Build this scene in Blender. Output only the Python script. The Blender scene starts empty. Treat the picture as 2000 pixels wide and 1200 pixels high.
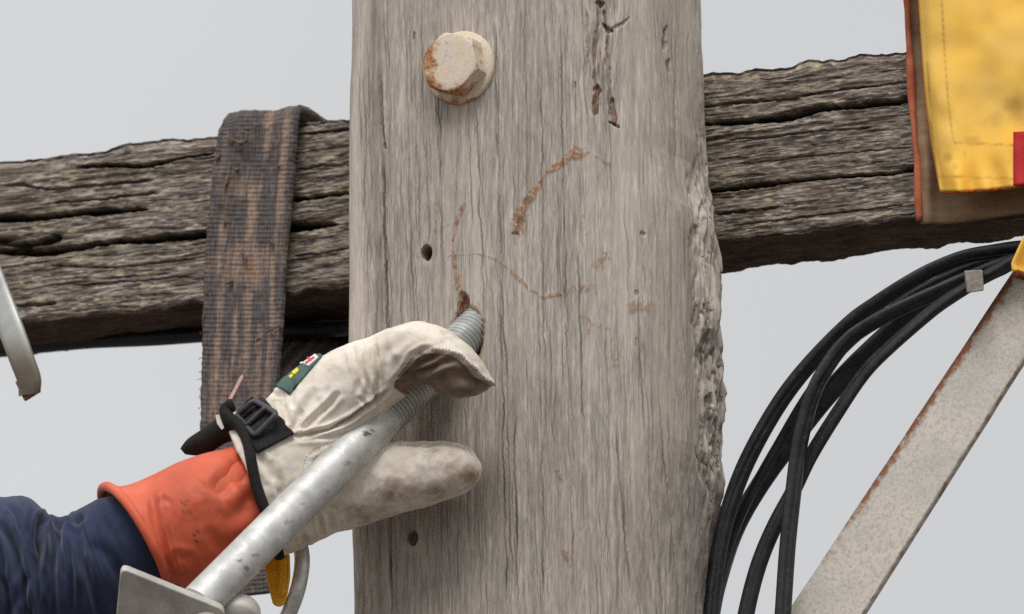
import bpy, bmesh, math, random
import numpy as np
from mathutils import Vector, Matrix
from mathutils.bvhtree import BVHTree

random.seed(7)
RNG = np.random.default_rng(11)
SC = bpy.context.scene
COL = SC.collection

# ------------------------------------------------------------------ camera
YAW, PITCH, DIST = math.radians(25.0), math.radians(14.5), 11.0
WID = 0.86                                   # metres across the frame at the pole face
S = WID / 2000.0                             # metres per photo pixel there
TGT = np.array([0.0, 0.0, 4.5])
FW = np.array([-math.sin(YAW) * math.cos(PITCH), math.cos(YAW) * math.cos(PITCH), math.sin(PITCH)])
RT = np.array([math.cos(YAW), math.sin(YAW), 0.0])
UP = np.cross(RT, FW)
EYE = TGT - FW * DIST
cam_d = bpy.data.cameras.new('camera')
cam_d.sensor_width = 36.0
cam_d.lens = 36.0 * DIST / WID
cam_d.clip_end = 20000.0
cam = bpy.data.objects.new('camera', cam_d)
COL.objects.link(cam)
rot = Matrix((RT.tolist(), UP.tolist(), (-FW).tolist())).transposed()
cam.matrix_world = Matrix.Translation(Vector(EYE.tolist())) @ rot.to_4x4()
SC.camera = cam
cam_d.dof.use_dof = True
cam_d.dof.focus_distance = DIST - 0.03
cam_d.dof.aperture_fstop = 11.0

# ------------------------------------------------------------------ sky and sun (overcast)
SUN_EL, SUN_AZ = math.radians(56.0), math.radians(17.0)
# a soft bright patch of cloud high behind the photographer's left shoulder
sun_from = np.array([math.cos(SUN_EL) * math.sin(SUN_AZ), -math.cos(SUN_EL) * math.cos(SUN_AZ), math.sin(SUN_EL)])
world = bpy.data.worlds.new("World")
SC.world = world
world.use_nodes = True
wn = world.node_tree
wn.nodes.clear()
w_out = wn.nodes.new('ShaderNodeOutputWorld')
w_bg = wn.nodes.new('ShaderNodeBackground')
w_bg.inputs['Strength'].default_value = 0.1
w_sky = wn.nodes.new('ShaderNodeTexSky')
w_sky.sky_type = 'NISHITA'
w_sky.sun_disc = False
w_sky.sun_elevation = SUN_EL
w_sky.sun_rotation = math.atan2(sun_from[0], sun_from[1])
w_tc = wn.nodes.new('ShaderNodeTexCoord')
w_sep = wn.nodes.new('ShaderNodeSeparateXYZ')
wn.links.new(w_tc.outputs['Generated'], w_sep.inputs[0])
w_el = wn.nodes.new('ShaderNodeMapRange')       # cloud deck brighter towards the zenith
w_el.inputs[1].default_value = 0.0; w_el.inputs[2].default_value = 1.0
w_el.inputs[3].default_value = 0.80; w_el.inputs[4].default_value = 2.0
wn.links.new(w_sep.outputs['Z'], w_el.inputs[0])
w_nz = wn.nodes.new('ShaderNodeTexNoise')
w_nz.inputs['Scale'].default_value = 9.0
w_nz.inputs['Detail'].default_value = 3.0
wn.links.new(w_tc.outputs['Generated'], w_nz.inputs['Vector'])
w_dot = wn.nodes.new('ShaderNodeVectorMath'); w_dot.operation = 'DOT_PRODUCT'
w_dot.inputs[1].default_value = (-0.9, -0.4, -0.7)
wn.links.new(w_tc.outputs['Generated'], w_dot.inputs[0])
w_a = wn.nodes.new('ShaderNodeMath'); w_a.operation = 'MULTIPLY_ADD'
w_a.inputs[1].default_value = 0.22; w_a.inputs[2].default_value = 0.0
wn.links.new(w_nz.outputs[0], w_a.inputs[0])
w_b = wn.nodes.new('ShaderNodeMath'); w_b.operation = 'MULTIPLY_ADD'
w_b.inputs[1].default_value = 1.1
wn.links.new(w_dot.outputs['Value'], w_b.inputs[0]); wn.links.new(w_a.outputs[0], w_b.inputs[2])
w_cl = wn.nodes.new('ShaderNodeClamp')
w_cl.inputs['Min'].default_value = -0.12; w_cl.inputs['Max'].default_value = 0.15
wn.links.new(w_b.outputs[0], w_cl.inputs['Value'])
w_c = wn.nodes.new('ShaderNodeMath'); w_c.operation = 'ADD'
wn.links.new(w_el.outputs[0], w_c.inputs[0]); wn.links.new(w_cl.outputs[0], w_c.inputs[1])
w_grey = wn.nodes.new('ShaderNodeVectorMath'); w_grey.operation = 'SCALE'
w_grey.inputs[0].default_value = (5.30, 5.33, 5.36)
wn.links.new(w_c.outputs[0], w_grey.inputs['Scale'])
w_mix = wn.nodes.new('ShaderNodeMix'); w_mix.data_type = 'RGBA'
w_mix.inputs[0].default_value = 0.94
wn.links.new(w_sky.outputs[0], w_mix.inputs[6]); wn.links.new(w_grey.outputs[0], w_mix.inputs[7])
wn.links.new(w_mix.outputs[2], w_bg.inputs['Color'])
wn.links.new(w_bg.outputs[0], w_out.inputs['Surface'])

sun_d = bpy.data.lights.new('sun', 'SUN')
sun_d.energy = 1.5
sun_d.angle = math.radians(26.0)
sun_d.color = (1.0, 0.975, 0.945)
sun = bpy.data.objects.new('sun', sun_d)
COL.objects.link(sun)
sun.rotation_euler = Vector((-sun_from).tolist()).to_track_quat('-Z', 'Y').to_euler()
sun.location = (0, -3, 12)

SC.view_settings.view_transform = 'Standard'
SC.view_settings.look = 'None'
SC.view_settings.exposure = 0.26
SC.view_settings.gamma = 1.0
SC.view_settings.use_curve_mapping = False
SC.cycles.use_denoising = False
SC.cycles.max_bounces = 6

# ------------------------------------------------------------------ projection helpers
def ray(u, v):
    u = np.asarray(u, float); v = np.asarray(v, float)
    return FW + RT * (((u - 1000) * S / DIST)[..., None]) + UP * (((600 - v) * S / DIST)[..., None])
def P(u, v, y):                              # the point of the plane Y = y seen at photo pixel (u, v)
    d = ray(u, v)
    k = (np.asarray(y, float) - EYE[1]) / d[..., 1]
    return EYE + d * k[..., None]
def proj(p):
    q = np.asarray(p) - EYE
    z = q @ FW
    return 1000 + (q @ RT) / z * DIST / S, 600 - (q @ UP) / z * DIST / S

# ------------------------------------------------------------------ numeric noise
def _h(ix, iy, seed):
    n = (ix.astype(np.int64) * 374761393 + iy.astype(np.int64) * 668265263 + seed * 1442695041) & 0xffffffff
    n = ((n ^ (n >> 13)) * 1274126177) & 0xffffffff
    n = ((n ^ (n >> 16)) * 2246822519) & 0xffffffff
    return ((n ^ (n >> 15)) & 0xffffff) / float(0xffffff)
def vnoise(x, y, seed=0):
    x, y = np.broadcast_arrays(np.asarray(x, float), np.asarray(y, float))
    ix = np.floor(x); iy = np.floor(y)
    fx = x - ix; fy = y - iy
    fx = fx * fx * (3 - 2 * fx); fy = fy * fy * (3 - 2 * fy)
    a = _h(ix, iy, seed); b = _h(ix + 1, iy, seed); c = _h(ix, iy + 1, seed); d = _h(ix + 1, iy + 1, seed)
    return (a * (1 - fx) + b * fx) * (1 - fy) + (c * (1 - fx) + d * fx) * fy
def fbm(x, y, seed=0, oct=4, gain=0.5):
    s = 0.0; a = 1.0; t = 0.0
    for k in range(oct):
        s = s + a * vnoise(np.asarray(x) * 2 ** k, np.asarray(y) * 2 ** k, seed + 17 * k); t += a; a *= gain
    return s / t
def sstep(a, b, x):
    t = np.clip((np.asarray(x, float) - a) / (b - a), 0, 1)
    return t * t * (3 - 2 * t)
def pdist(u, v, poly):                       # distance in pixels to a polyline, and arc position 0..1
    best = np.full(np.shape(u), 1e9); arc = np.zeros(np.shape(u))
    poly = np.asarray(poly, float)
    L = np.hypot(*np.diff(poly, axis=0).T); tot = L.sum(); acc = 0
    for k in range(len(poly) - 1):
        ax, ay = poly[k]; bx, by = poly[k + 1]
        t = np.clip(((u - ax) * (bx - ax) + (v - ay) * (by - ay)) / max(L[k] ** 2, 1e-9), 0, 1)
        d = np.hypot(u - ax - t * (bx - ax), v - ay - t * (by - ay))
        m = d < best
        best = np.where(m, d, best); arc = np.where(m, (acc + t * L[k]) / tot, arc)
        acc += L[k]
    return best, arc
def inpoly(u, v, poly):
    r = np.zeros(np.shape(u), bool); n = len(poly); j = n - 1
    for i in range(n):
        xi, yi = poly[i]; xj, yj = poly[j]
        c = ((yi > v) != (yj > v)) & (u < (xj - xi) * (v - yi) / (yj - yi + 1e-12) + xi)
        r ^= c; j = i
    return r
def crom(pts, n):                            # smooth resampling of a list of rows
    pts = np.asarray(pts, float)
    k = len(pts)
    q = np.vstack([2 * pts[0] - pts[1], pts, 2 * pts[-1] - pts[-2]])
    t = np.linspace(0, k - 1, n); i = np.minimum(t.astype(int), k - 2); f = (t - i)[:, None]
    p0, p1, p2, p3 = q[i], q[i + 1], q[i + 2], q[i + 3]
    return 0.5 * (2 * p1 + (p2 - p0) * f + (2 * p0 - 5 * p1 + 4 * p2 - p3) * f ** 2 + (3 * p1 - p0 - 3 * p2 + p3) * f ** 3)

# ------------------------------------------------------------------ object helpers
def mesh_from(name, verts, faces, smooth=True):
    me = bpy.data.meshes.new(name)
    verts = np.asarray(verts, np.float64).reshape(-1, 3)
    me.from_pydata(verts.tolist(), [], faces if isinstance(faces, list) else faces.tolist())
    me.update()
    me.polygons.foreach_set('use_smooth', [smooth] * len(me.polygons))
    return me
def link(name, me, mat, parent=None, base=None):
    """link a mesh whose vertices are in world space; its origin goes to `base`"""
    o = bpy.data.objects.new(name, me)
    if base is not None:
        me.transform(Matrix.Translation(-Vector(base)))
        if parent is None:
            o.location = base
        else:
            o.location = Vector(base) - parent.location
    elif parent is not None:
        me.transform(Matrix.Translation(-parent.location))
    COL.objects.link(o)
    if parent is not None:
        o.parent = parent
    if mat: me.materials.append(mat)
    return o
def empty(name, base):
    o = bpy.data.objects.new(name, None)
    o.location = base; o.empty_display_size = 0.05
    COL.objects.link(o)
    return o
def tag(o, label=None, cat=None, group=None, kind=None):
    if label: o['label'] = label
    if cat: o['category'] = cat
    if group: o['group'] = group
    if kind: o['kind'] = kind
    return o
def sub(o):                                  # origin of a nested child in world space
    p = Vector((0, 0, 0))
    while o is not None:
        p += o.location; o = o.parent
    return p
def link2(name, me, mat, parent):            # child of a child: vertices in world space
    me.transform(Matrix.Translation(-sub(parent)))
    o = bpy.data.objects.new(name, me); COL.objects.link(o); o.parent = parent
    if mat: me.materials.append(mat)
    return o
def fattr(me, name, arr):
    a = me.attributes.new(name, 'FLOAT', 'POINT')
    a.data.foreach_set('value', np.asarray(arr, np.float32).ravel())
def grid_faces(nr, nc, wrap=False):
    r = np.arange(nr - 1)[:, None]; c = np.arange(nc if wrap else nc - 1)[None, :]
    c2 = (c + 1) % nc
    a = r * nc + c; b = r * nc + c2; d = (r + 1) * nc + c; e = (r + 1) * nc + c2
    return np.stack([a, b, e, d], -1).reshape(-1, 4)
def recalc(me):
    bm = bmesh.new(); bm.from_mesh(me)
    bmesh.ops.recalc_face_normals(bm, faces=bm.faces)
    bm.to_mesh(me); bm.free(); return me
def capped(name, ringsN, smooth=True):       # rings (n, m, 3) closed by end caps
    rings = np.asarray(ringsN); n, m = rings.shape[:2]
    v = rings.reshape(-1, 3)
    f = grid_faces(n, m, True).tolist()
    f.append(list(range(m))[::-1]); f.append([(n - 1) * m + k for k in range(m)])
    return recalc(mesh_from(name, v, f, smooth))
def frames(path):
    path = np.asarray(path, float)
    t = np.gradient(path, axis=0); t /= np.linalg.norm(t, axis=1)[:, None]
    nrm = []
    n = np.cross(t[0], [0, 0, 1.0])
    if np.linalg.norm(n) < 1e-3: n = np.cross(t[0], [1.0, 0, 0])
    for k in range(len(path)):
        n = n - t[k] * (n @ t[k]); n = n / np.linalg.norm(n); nrm.append(n)
    nrm = np.array(nrm)
    return t, nrm, np.cross(t, nrm)
def tube(name, path, rad, m=20, prof=None, twist=0.0):
    path = np.asarray(path, float)
    t, a, b = frames(path)
    th = np.linspace(0, 2 * math.pi, m, endpoint=False)
    rad = np.broadcast_to(np.asarray(rad, float), (len(path),))
    pr = np.ones(m) if prof is None else prof(th)
    tw = np.linspace(0, twist, len(path))[:, None]
    rr = rad[:, None] * pr[None, :]
    rings = path[:, None, :] + a[:, None, :] * (rr * np.cos(th[None] + tw))[..., None] + b[:, None, :] * (rr * np.sin(th[None] + tw))[..., None]
    return capped(name, rings)
def pxpath(pts, n):                          # rows (u, v, h): h metres in front of the pole face
    q = crom(pts, n)
    return P(q[:, 0], q[:, 1], -q[:, 2])
def slab(name, prof, nrm, thick, bev=0.0):   # a flat plate: outline of 3-D points, pushed by thick along nrm
    prof = np.asarray(prof, float); n = len(prof)
    nrm = np.asarray(nrm, float); nrm = nrm / np.linalg.norm(nrm)
    v = np.vstack([prof, prof + nrm * thick])
    f = [list(range(n)), [n + k for k in range(n)][::-1]] + [[k, n + k, n + (k + 1) % n, (k + 1) % n] for k in range(n)]
    me = recalc(mesh_from(name, v, f, False))
    if bev > 0:
        bm = bmesh.new(); bm.from_mesh(me)
        es = [e for e in bm.edges if len(e.link_faces) == 2 and e.calc_face_angle(0) > 0.9]
        bmesh.ops.bevel(bm, geom=es, offset=bev, segments=3, profile=0.5, affect='EDGES')
        bm.to_mesh(me); bm.free()
    return me

def loft(sections, n, m=44, power=2.0, round_ends=(True, True)):
    """sections: rows (ax, ay, bx, by, h, t, shift): the two outline pixels of a cross-section, its height over the
    pole face, half thickness along the view and how far its near half is pushed along the limb (pixels)"""
    q = crom(sections, n)
    ca = q[:, 0:2]; cb = q[:, 2:4]
    c = (ca + cb) / 2; hv = (ca - cb) / 2
    C = P(c[:, 0], c[:, 1], -q[:, 4])
    sc = ((C - EYE) @ FW) / DIST * S
    N = (RT * hv[:, :1] - UP * hv[:, 1:2]) * sc[:, None]
    tx = np.gradient(c, axis=0); tx /= np.linalg.norm(tx, axis=1)[:, None]
    T = (RT * tx[:, :1] - UP * tx[:, 1:2]) * sc[:, None]
    th = np.linspace(0, 2 * math.pi, m, endpoint=False)
    cs, sn = np.cos(th), np.sin(th)
    e = 2.0 / power
    cs = np.sign(cs) * np.abs(cs) ** e; sn = np.sign(sn) * np.abs(sn) ** e
    rings = C[:, None] + N[:, None] * cs[None, :, None] + (-FW)[None, None] * (q[:, 5][:, None] * sn[None])[..., None] \
        + T[:, None] * (q[:, 6][:, None] * sn[None])[..., None]
    return rings
def rings_to_bm(bm, rings):
    n, m = rings.shape[:2]
    vs = [bm.verts.new(p) for p in rings.reshape(-1, 3).tolist()]
    for r in range(n - 1):
        for k in range(m):
            bm.faces.new((vs[r * m + k], vs[r * m + (k + 1) % m], vs[(r + 1) * m + (k + 1) % m], vs[(r + 1) * m + k]))
    bm.faces.new([vs[k] for k in range(m)][::-1])
    bm.faces.new([vs[(n - 1) * m + k] for k in range(m)])
def fuse(name, ringsets, voxel, smooth=6):
    """union of several lofts as one continuous surface"""
    bm = bmesh.new()
    for r in ringsets: rings_to_bm(bm, r)
    bmesh.ops.recalc_face_normals(bm, faces=bm.faces)
    me = bpy.data.meshes.new(name); bm.to_mesh(me); bm.free()
    o = bpy.data.objects.new(name + '_tmp', me); COL.objects.link(o)
    md = o.modifiers.new('r', 'REMESH'); md.mode = 'VOXEL'; md.voxel_size = voxel
    ms = o.modifiers.new('s', 'SMOOTH'); ms.factor = 0.5; ms.iterations = smooth
    dg = bpy.context.evaluated_depsgraph_get()
    res = bpy.data.meshes.new_from_object(o.evaluated_get(dg))
    bpy.data.objects.remove(o); bpy.data.meshes.remove(me)
    res.name = name
    res.polygons.foreach_set('use_smooth', [True] * len(res.polygons))
    return res
def vco(me):
    a = np.empty(len(me.vertices) * 3); me.vertices.foreach_get('co', a); return a.reshape(-1, 3)
def vno(me):
    a = np.empty(len(me.vertices) * 3); me.vertex_normals.foreach_get('vector', a); return a.reshape(-1, 3)
def setco(me, co):
    me.vertices.foreach_set('co', np.asarray(co).ravel()); me.update()
def bvh_of(me):
    return BVHTree.FromPolygons([v.co.copy() for v in me.vertices], [tuple(p.vertices) for p in me.polygons])
def hit(bvh, u, v):
    d = Vector(ray(u, v).tolist()).normalized()
    p, n, i, dd = bvh.ray_cast(Vector(EYE.tolist()), d)
    if p is None:
        return None, None
    if n.dot(d) > 0: n = -n
    return np.array(p), np.array(n)
def cloth_patch(name, bvh, quad, nu, nv, off, thick):
    """a patch of cloth laid on a surface: quad is four photo pixels (tl, tr, br, bl); offset and thickness in metres"""
    tl, tr, br, bl = [np.array(q, float) for q in quad]
    pts = np.zeros((nv, nu, 3)); ok = np.zeros((nv, nu), bool); nr = np.zeros((nv, nu, 3))
    for j in range(nv):
        b = j / (nv - 1)
        for i in range(nu):
            a = i / (nu - 1)
            q = (tl * (1 - a) + tr * a) * (1 - b) + (bl * (1 - a) + br * a) * b
            p, n = hit(bvh, np.float64(q[0]), np.float64(q[1]))
            if p is not None:
                pts[j, i] = p; nr[j, i] = n; ok[j, i] = True
    for _ in range(60):                      # carry the surface on past its silhouette
        if ok.all(): break
        for j in range(nv):
            for i in range(nu):
                if not ok[j, i]:
                    for dj, di in ((0, 1), (0, -1), (1, 0), (-1, 0)):
                        y, x = j + dj, i + di
                        if 0 <= y < nv and 0 <= x < nu and ok[y, x]:
                            y2, x2 = y + dj, x + di
                            step = (pts[y, x] - pts[y2, x2]) if (0 <= y2 < nv and 0 <= x2 < nu and ok[y2, x2]) else 0.0
                            pts[j, i] = pts[y, x] + step * 0.8; nr[j, i] = nr[y, x]; ok[j, i] = True
                            break
    for _ in range(4):                       # calm the normals
        nr2 = nr.copy(); nr2[1:] += nr[:-1]; nr2[:-1] += nr[1:]; nr2[:, 1:] += nr[:, :-1]; nr2[:, :-1] += nr[:, 1:]
        nr = nr2 / np.maximum(np.linalg.norm(nr2, axis=2, keepdims=True), 1e-9)
    top = pts + nr * (off + thick); bot = pts + nr * (off - 0.002)
    v = np.vstack([top.reshape(-1, 3), bot.reshape(-1, 3)])
    g = grid_faces(nv, nu); n = nu * nv
    f = g.tolist() + (g[:, ::-1] + n).tolist()
    ed = [j * nu for j in range(nv)]; 
    loop = [i for i in range(nu)] + [j * nu + nu - 1 for j in range(1, nv)] + [(nv - 1) * nu + i for i in range(nu - 2, -1, -1)] + [j * nu for j in range(nv - 2, 0, -1)]
    for k in range(len(loop)):
        a, b = loop[k], loop[(k + 1) % len(loop)]
        f.append([a, a + n, b + n, b])
    me = recalc(mesh_from(name, v, f, True))
    uu = np.tile(np.tile(np.linspace(0, 1, nu), nv), 2); vv = np.tile(np.repeat(np.linspace(0, 1, nv), nu), 2)
    fattr(me, 'pu', uu); fattr(me, 'pv', vv)
    return me

# ------------------------------------------------------------------ material helpers
def lin(r, g, b):
    f = lambda c: (c / 255 / 12.92) if c / 255 <= 0.04045 else ((c / 255 + 0.055) / 1.055) ** 2.4
    return (f(r), f(g), f(b), 1.0)
class Mat:
    def __init__(s, name, rough=0.8, metal=0.0, spec=0.3):
        s.m = bpy.data.materials.new(name); s.m.use_nodes = True
        s.t = s.m.node_tree; s.b = s.t.nodes['Principled BSDF']
        s.b.inputs['Roughness'].default_value = rough
        s.b.inputs['Metallic'].default_value = metal
        s.b.inputs['Specular IOR Level'].default_value = spec
        s.tc = s.t.nodes.new('ShaderNodeTexCoord').outputs['Object']
    def L(s, a, b): s.t.links.new(a, b)
    def put(s, v, sock):
        if isinstance(v, bpy.types.NodeSocket): s.L(v, sock)
        elif isinstance(v, (int, float)) and sock.type == 'RGBA': sock.default_value = (v, v, v, 1)
        else: sock.default_value = v
    def mp(s, scale, vec=None, rot=(0, 0, 0)):
        n = s.t.nodes.new('ShaderNodeMapping'); n.inputs['Scale'].default_value = scale; n.inputs['Rotation'].default_value = rot
        s.L(vec or s.tc, n.inputs['Vector']); return n.outputs[0]
    def noise(s, vec, scale=1.0, detail=4.0, rough=0.55, dist=0.0):
        n = s.t.nodes.new('ShaderNodeTexNoise')
        s.L(vec, n.inputs['Vector']); n.inputs['Scale'].default_value = scale
        n.inputs['Detail'].default_value = detail; n.inputs['Roughness'].default_value = rough; n.inputs['Distortion'].default_value = dist
        return n.outputs[0]
    def voro(s, vec, scale=1.0, feature='F1'):
        n = s.t.nodes.new('ShaderNodeTexVoronoi'); n.feature = feature
        s.L(vec, n.inputs['Vector']); n.inputs['Scale'].default_value = scale
        return n.outputs[0]
    def ramp(s, fac, *stops):
        n = s.t.nodes.new('ShaderNodeValToRGB'); s.L(fac, n.inputs[0])
        e = n.color_ramp.elements
        while len(e) < len(stops): e.new(0.5)
        for k, (p, c) in enumerate(stops):
            e[k].position = p; e[k].color = c if isinstance(c, tuple) else (c, c, c, 1)
        return n.outputs[0]
    def mix(s, fac, a, b, mode='MIX'):
        n = s.t.nodes.new('ShaderNodeMix'); n.data_type = 'RGBA'; n.blend_type = mode
        s.put(fac, n.inputs[0]); s.put(a, n.inputs[6]); s.put(b, n.inputs[7]); return n.outputs[2]
    def math(s, op, a, b=0.0, c=0.0):
        n = s.t.nodes.new('ShaderNodeMath'); n.operation = op
        s.put(a, n.inputs[0]); s.put(b, n.inputs[1]); s.put(c, n.inputs[2]); return n.outputs[0]
    def attr(s, name):
        n = s.t.nodes.new('ShaderNodeAttribute'); n.attribute_name = name; return n.outputs['Fac']
    def comb(s, x, y, z=0.0):
        n = s.t.nodes.new('ShaderNodeCombineXYZ'); s.put(x, n.inputs[0]); s.put(y, n.inputs[1]); s.put(z, n.inputs[2]); return n.outputs[0]
    def bump(s, h, strength=0.5, dist=0.001, prev=None):
        n = s.t.nodes.new('ShaderNodeBump'); n.inputs['Strength'].default_value = strength; n.inputs['Distance'].default_value = dist
        s.L(h, n.inputs['Height'])
        if prev is not None: s.L(prev, n.inputs['Normal'])
        s.L(n.outputs[0], s.b.inputs['Normal']); return n.outputs[0]
    def col(s, c): s.put(c, s.b.inputs['Base Color'])
    def rgh(s, c): s.put(c, s.b.inputs['Roughness'])

# weathered grey pole timber, grain along Z
m = Mat('pole_timber', 0.85, spec=0.15)
g0 = m.noise(m.mp((800, 400, 95)), 1, 3, 0.65)
g1 = m.noise(m.mp((430, 260, 38), rot=(0, 0.012, 0)), 1, 4, 0.64, 0.2)
g2 = m.noise(m.mp((230, 150, 14)), 1, 5, 0.68, 0.25)
g3 = m.noise(m.mp((36, 30, 4.5)), 1, 4, 0.6)
g4 = m.noise(m.mp((13, 13, 6)), 1, 4, 0.55)
g5 = m.noise(m.mp((330, 200, 60)), 1, 3, 0.6)
g6 = m.noise(m.mp((300, 220, 55), rot=(0.4, 0.0, 0.5)), 1, 3, 0.6)
base = m.ramp(g3, (0.34, lin(152, 145, 138)), (0.50, lin(173, 165, 156)), (0.66, lin(192, 182, 171)))
base = m.mix(0.50, base, m.ramp(g2, (0.32, lin(124, 117, 112)), (0.44, lin(158, 151, 144)), (0.56, lin(183, 174, 165)), (0.68, lin(218, 206, 192))), 'MIX')
base = m.mix(0.62, base, m.ramp(g1, (0.34, 0.31), (0.50, 0.51), (0.66, 0.69)), 'OVERLAY')
base = m.mix(0.40, base, m.ramp(g0, (0.34, 0.28), (0.50, 0.50), (0.64, 0.72)), 'OVERLAY')
base = m.mix(m.math('MULTIPLY', m.ramp(g5, (0.54, 0.0), (0.68, 1.0)), 0.32), base, lin(186, 160, 146), 'MIX')
base = m.mix(m.math('MULTIPLY', m.ramp(g6, (0.54, 0.0), (0.68, 1.0)), 0.32), base, lin(150, 156, 143), 'MIX')
base = m.mix(m.math('MULTIPLY', m.ramp(g4, (0.45, 0.0), (0.7, 1.0)), 0.15), base, lin(166, 153, 141), 'MIX')
base = m.mix(m.attr('pale'), base, lin(208, 196, 182))
base = m.mix(m.attr('dim'), base, lin(112, 102, 96))
wn_ = m.noise(m.mp((110, 70, 26)), 1, 6, 0.7, 0.4)
wcol = m.ramp(wn_, (0.32, lin(116, 106, 97)), (0.42, lin(170, 160, 151)), (0.52, lin(206, 196, 186)), (0.64, lin(234, 226, 217)))
base = m.mix(m.attr('wane'), base, wcol)
stn = m.noise(m.mp((200, 200, 200)), 1, 4, 0.65)
base = m.mix(m.math('MULTIPLY', m.attr('stain'), 0.88), base, m.ramp(stn, (0.38, lin(112, 78, 54)), (0.5, lin(152, 112, 82)), (0.64, lin(190, 150, 118))))
base = m.mix(m.attr('crk'), base, lin(52, 46, 43))
m.col(base)
b0 = m.bump(g1, 0.30, 0.0006)
b0 = m.bump(g2, 0.30, 0.0010, b0)
POLE_M = m.m

# rough dark crossarm timber, grain along X
m = Mat('crossarm_timber', 0.92, spec=0.1)
g1 = m.noise(m.mp((26, 420, 640)), 1, 5, 0.70, 0.12)
g2 = m.noise(m.mp((14, 120, 190)), 1, 5, 0.68, 0.25)
g3 = m.noise(m.mp((22, 50, 60)), 1, 4, 0.6)
base = m.ramp(g2, (0.30, lin(84, 74, 68)), (0.46, lin(120, 110, 102)), (0.60, lin(146, 136, 127)), (0.76, lin(180, 170, 161)))
base = m.mix(0.85, base, m.ramp(g1, (0.36, 0.10), (0.5, 0.50), (0.64, 0.86)), 'OVERLAY')
gb = m.ramp(g3, (0.5, 0.0), (0.66, 1.0))
base = m.mix(m.math('MULTIPLY', gb, 0.40), base, lin(112, 88, 74))
li = m.noise(m.mp((60, 120, 170)), 1, 4, 0.62)
base = m.mix(m.math('MULTIPLY', m.ramp(li, (0.54, 0.0), (0.64, 1.0)), 0.4), base, lin(158, 148, 120))
li2 = m.noise(m.mp((75, 140, 260)), 1.3, 4, 0.65)
base = m.mix(m.math('MULTIPLY', m.ramp(li2, (0.55, 0.0), (0.66, 1.0)), 0.6), base, lin(204, 194, 187))
base = m.mix(m.math('MULTIPLY', m.attr('lichen'), 0.75), base, m.ramp(li, (0.4, lin(156, 147, 120)), (0.6, lin(196, 184, 156))))
base = m.mix(m.math('MULTIPLY', m.attr('bleach'), 0.6), base, lin(196, 184, 177))
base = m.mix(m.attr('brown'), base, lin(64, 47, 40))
base = m.mix(m.attr('fleck'), base, lin(58, 47, 42))
base = m.mix(m.attr('crk'), base, lin(30, 25, 23))
m.col(base)
b0 = m.bump(g1, 0.42, 0.0012)
b0 = m.bump(g2, 0.30, 0.0016, b0)
BEAM_M = m.m

# cream painted bolt with rust
m = Mat('rusty_cream_paint', 0.75, spec=0.25)
a = m.noise(m.mp((90, 90, 90)), 1, 6, 0.68)
b = m.noise(m.mp((420, 420, 420)), 1, 4, 0.6)
c = m.mix(m.ramp(a, (0.40, 0.0), (0.60, 1.0)), lin(220, 200, 174), lin(216, 208, 195))
c = m.mix(m.math('MULTIPLY', m.ramp(b, (0.5, 0.0), (0.75, 1.0)), 0.5), c, lin(196, 160, 120))
rs = m.math('ADD', m.math('MULTIPLY', m.attr('rust'), 0.34), a)
c = m.mix(m.ramp(rs, (0.60, 0.0), (0.78, 1.0)), c, m.mix(m.ramp(b, (0.4, 0.0), (0.6, 1.0)), lin(134, 86, 52), lin(190, 138, 96)))
m.col(c); m.bump(b, 0.5, 0.0008); BOLT_M = m.m

# galvanised steel of the rod
m = Mat('galvanised_rod', 0.50, 0.38, 0.45)
a = m.noise(m.mp((60, 60, 60)), 1, 5, 0.6)
b = m.noise(m.mp((330, 330, 330)), 1, 4, 0.65)
c = m.mix(m.ramp(a, (0.35, 0.0), (0.65, 1.0)), lin(178, 178, 175), lin(214, 213, 209))
c = m.mix(m.math('MULTIPLY', m.ramp(b, (0.58, 0.0), (0.74, 1.0)), 0.35), c, lin(150, 148, 142))
c = m.mix(m.attr('mark'), c, lin(92, 74, 66))
m.col(c); m.rgh(m.ramp(b, (0.3, 0.42), (0.7, 0.60))); m.bump(b, 0.25, 0.0004); ROD_M = m.m
m = Mat('galvanised_thread', 0.5, 0.55, 0.4)
a = m.noise(m.mp((90, 90, 90)), 1, 5, 0.6)
c = m.mix(m.ramp(a, (0.4, 0.0), (0.65, 1.0)), lin(168, 172, 169), lin(198, 201, 198))
m.col(m.mix(m.attr('groove'), c, lin(92, 94, 92))); THREAD_M = m.m
m = Mat('galvanised_plate', 0.55, 0.12, 0.4)
a = m.noise(m.mp((35, 35, 35)), 1, 5, 0.6); b = m.noise(m.mp((500, 500, 500)), 1, 3, 0.6)
c = m.mix(m.ramp(a, (0.35, 0.0), (0.65, 1.0)), lin(172, 168, 161), lin(204, 200, 192))
c = m.mix(m.attr('mark'), c, lin(110, 62, 38))
m.col(c); m.bump(b, 0.2, 0.0004); PLATE_M = m.m
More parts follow.
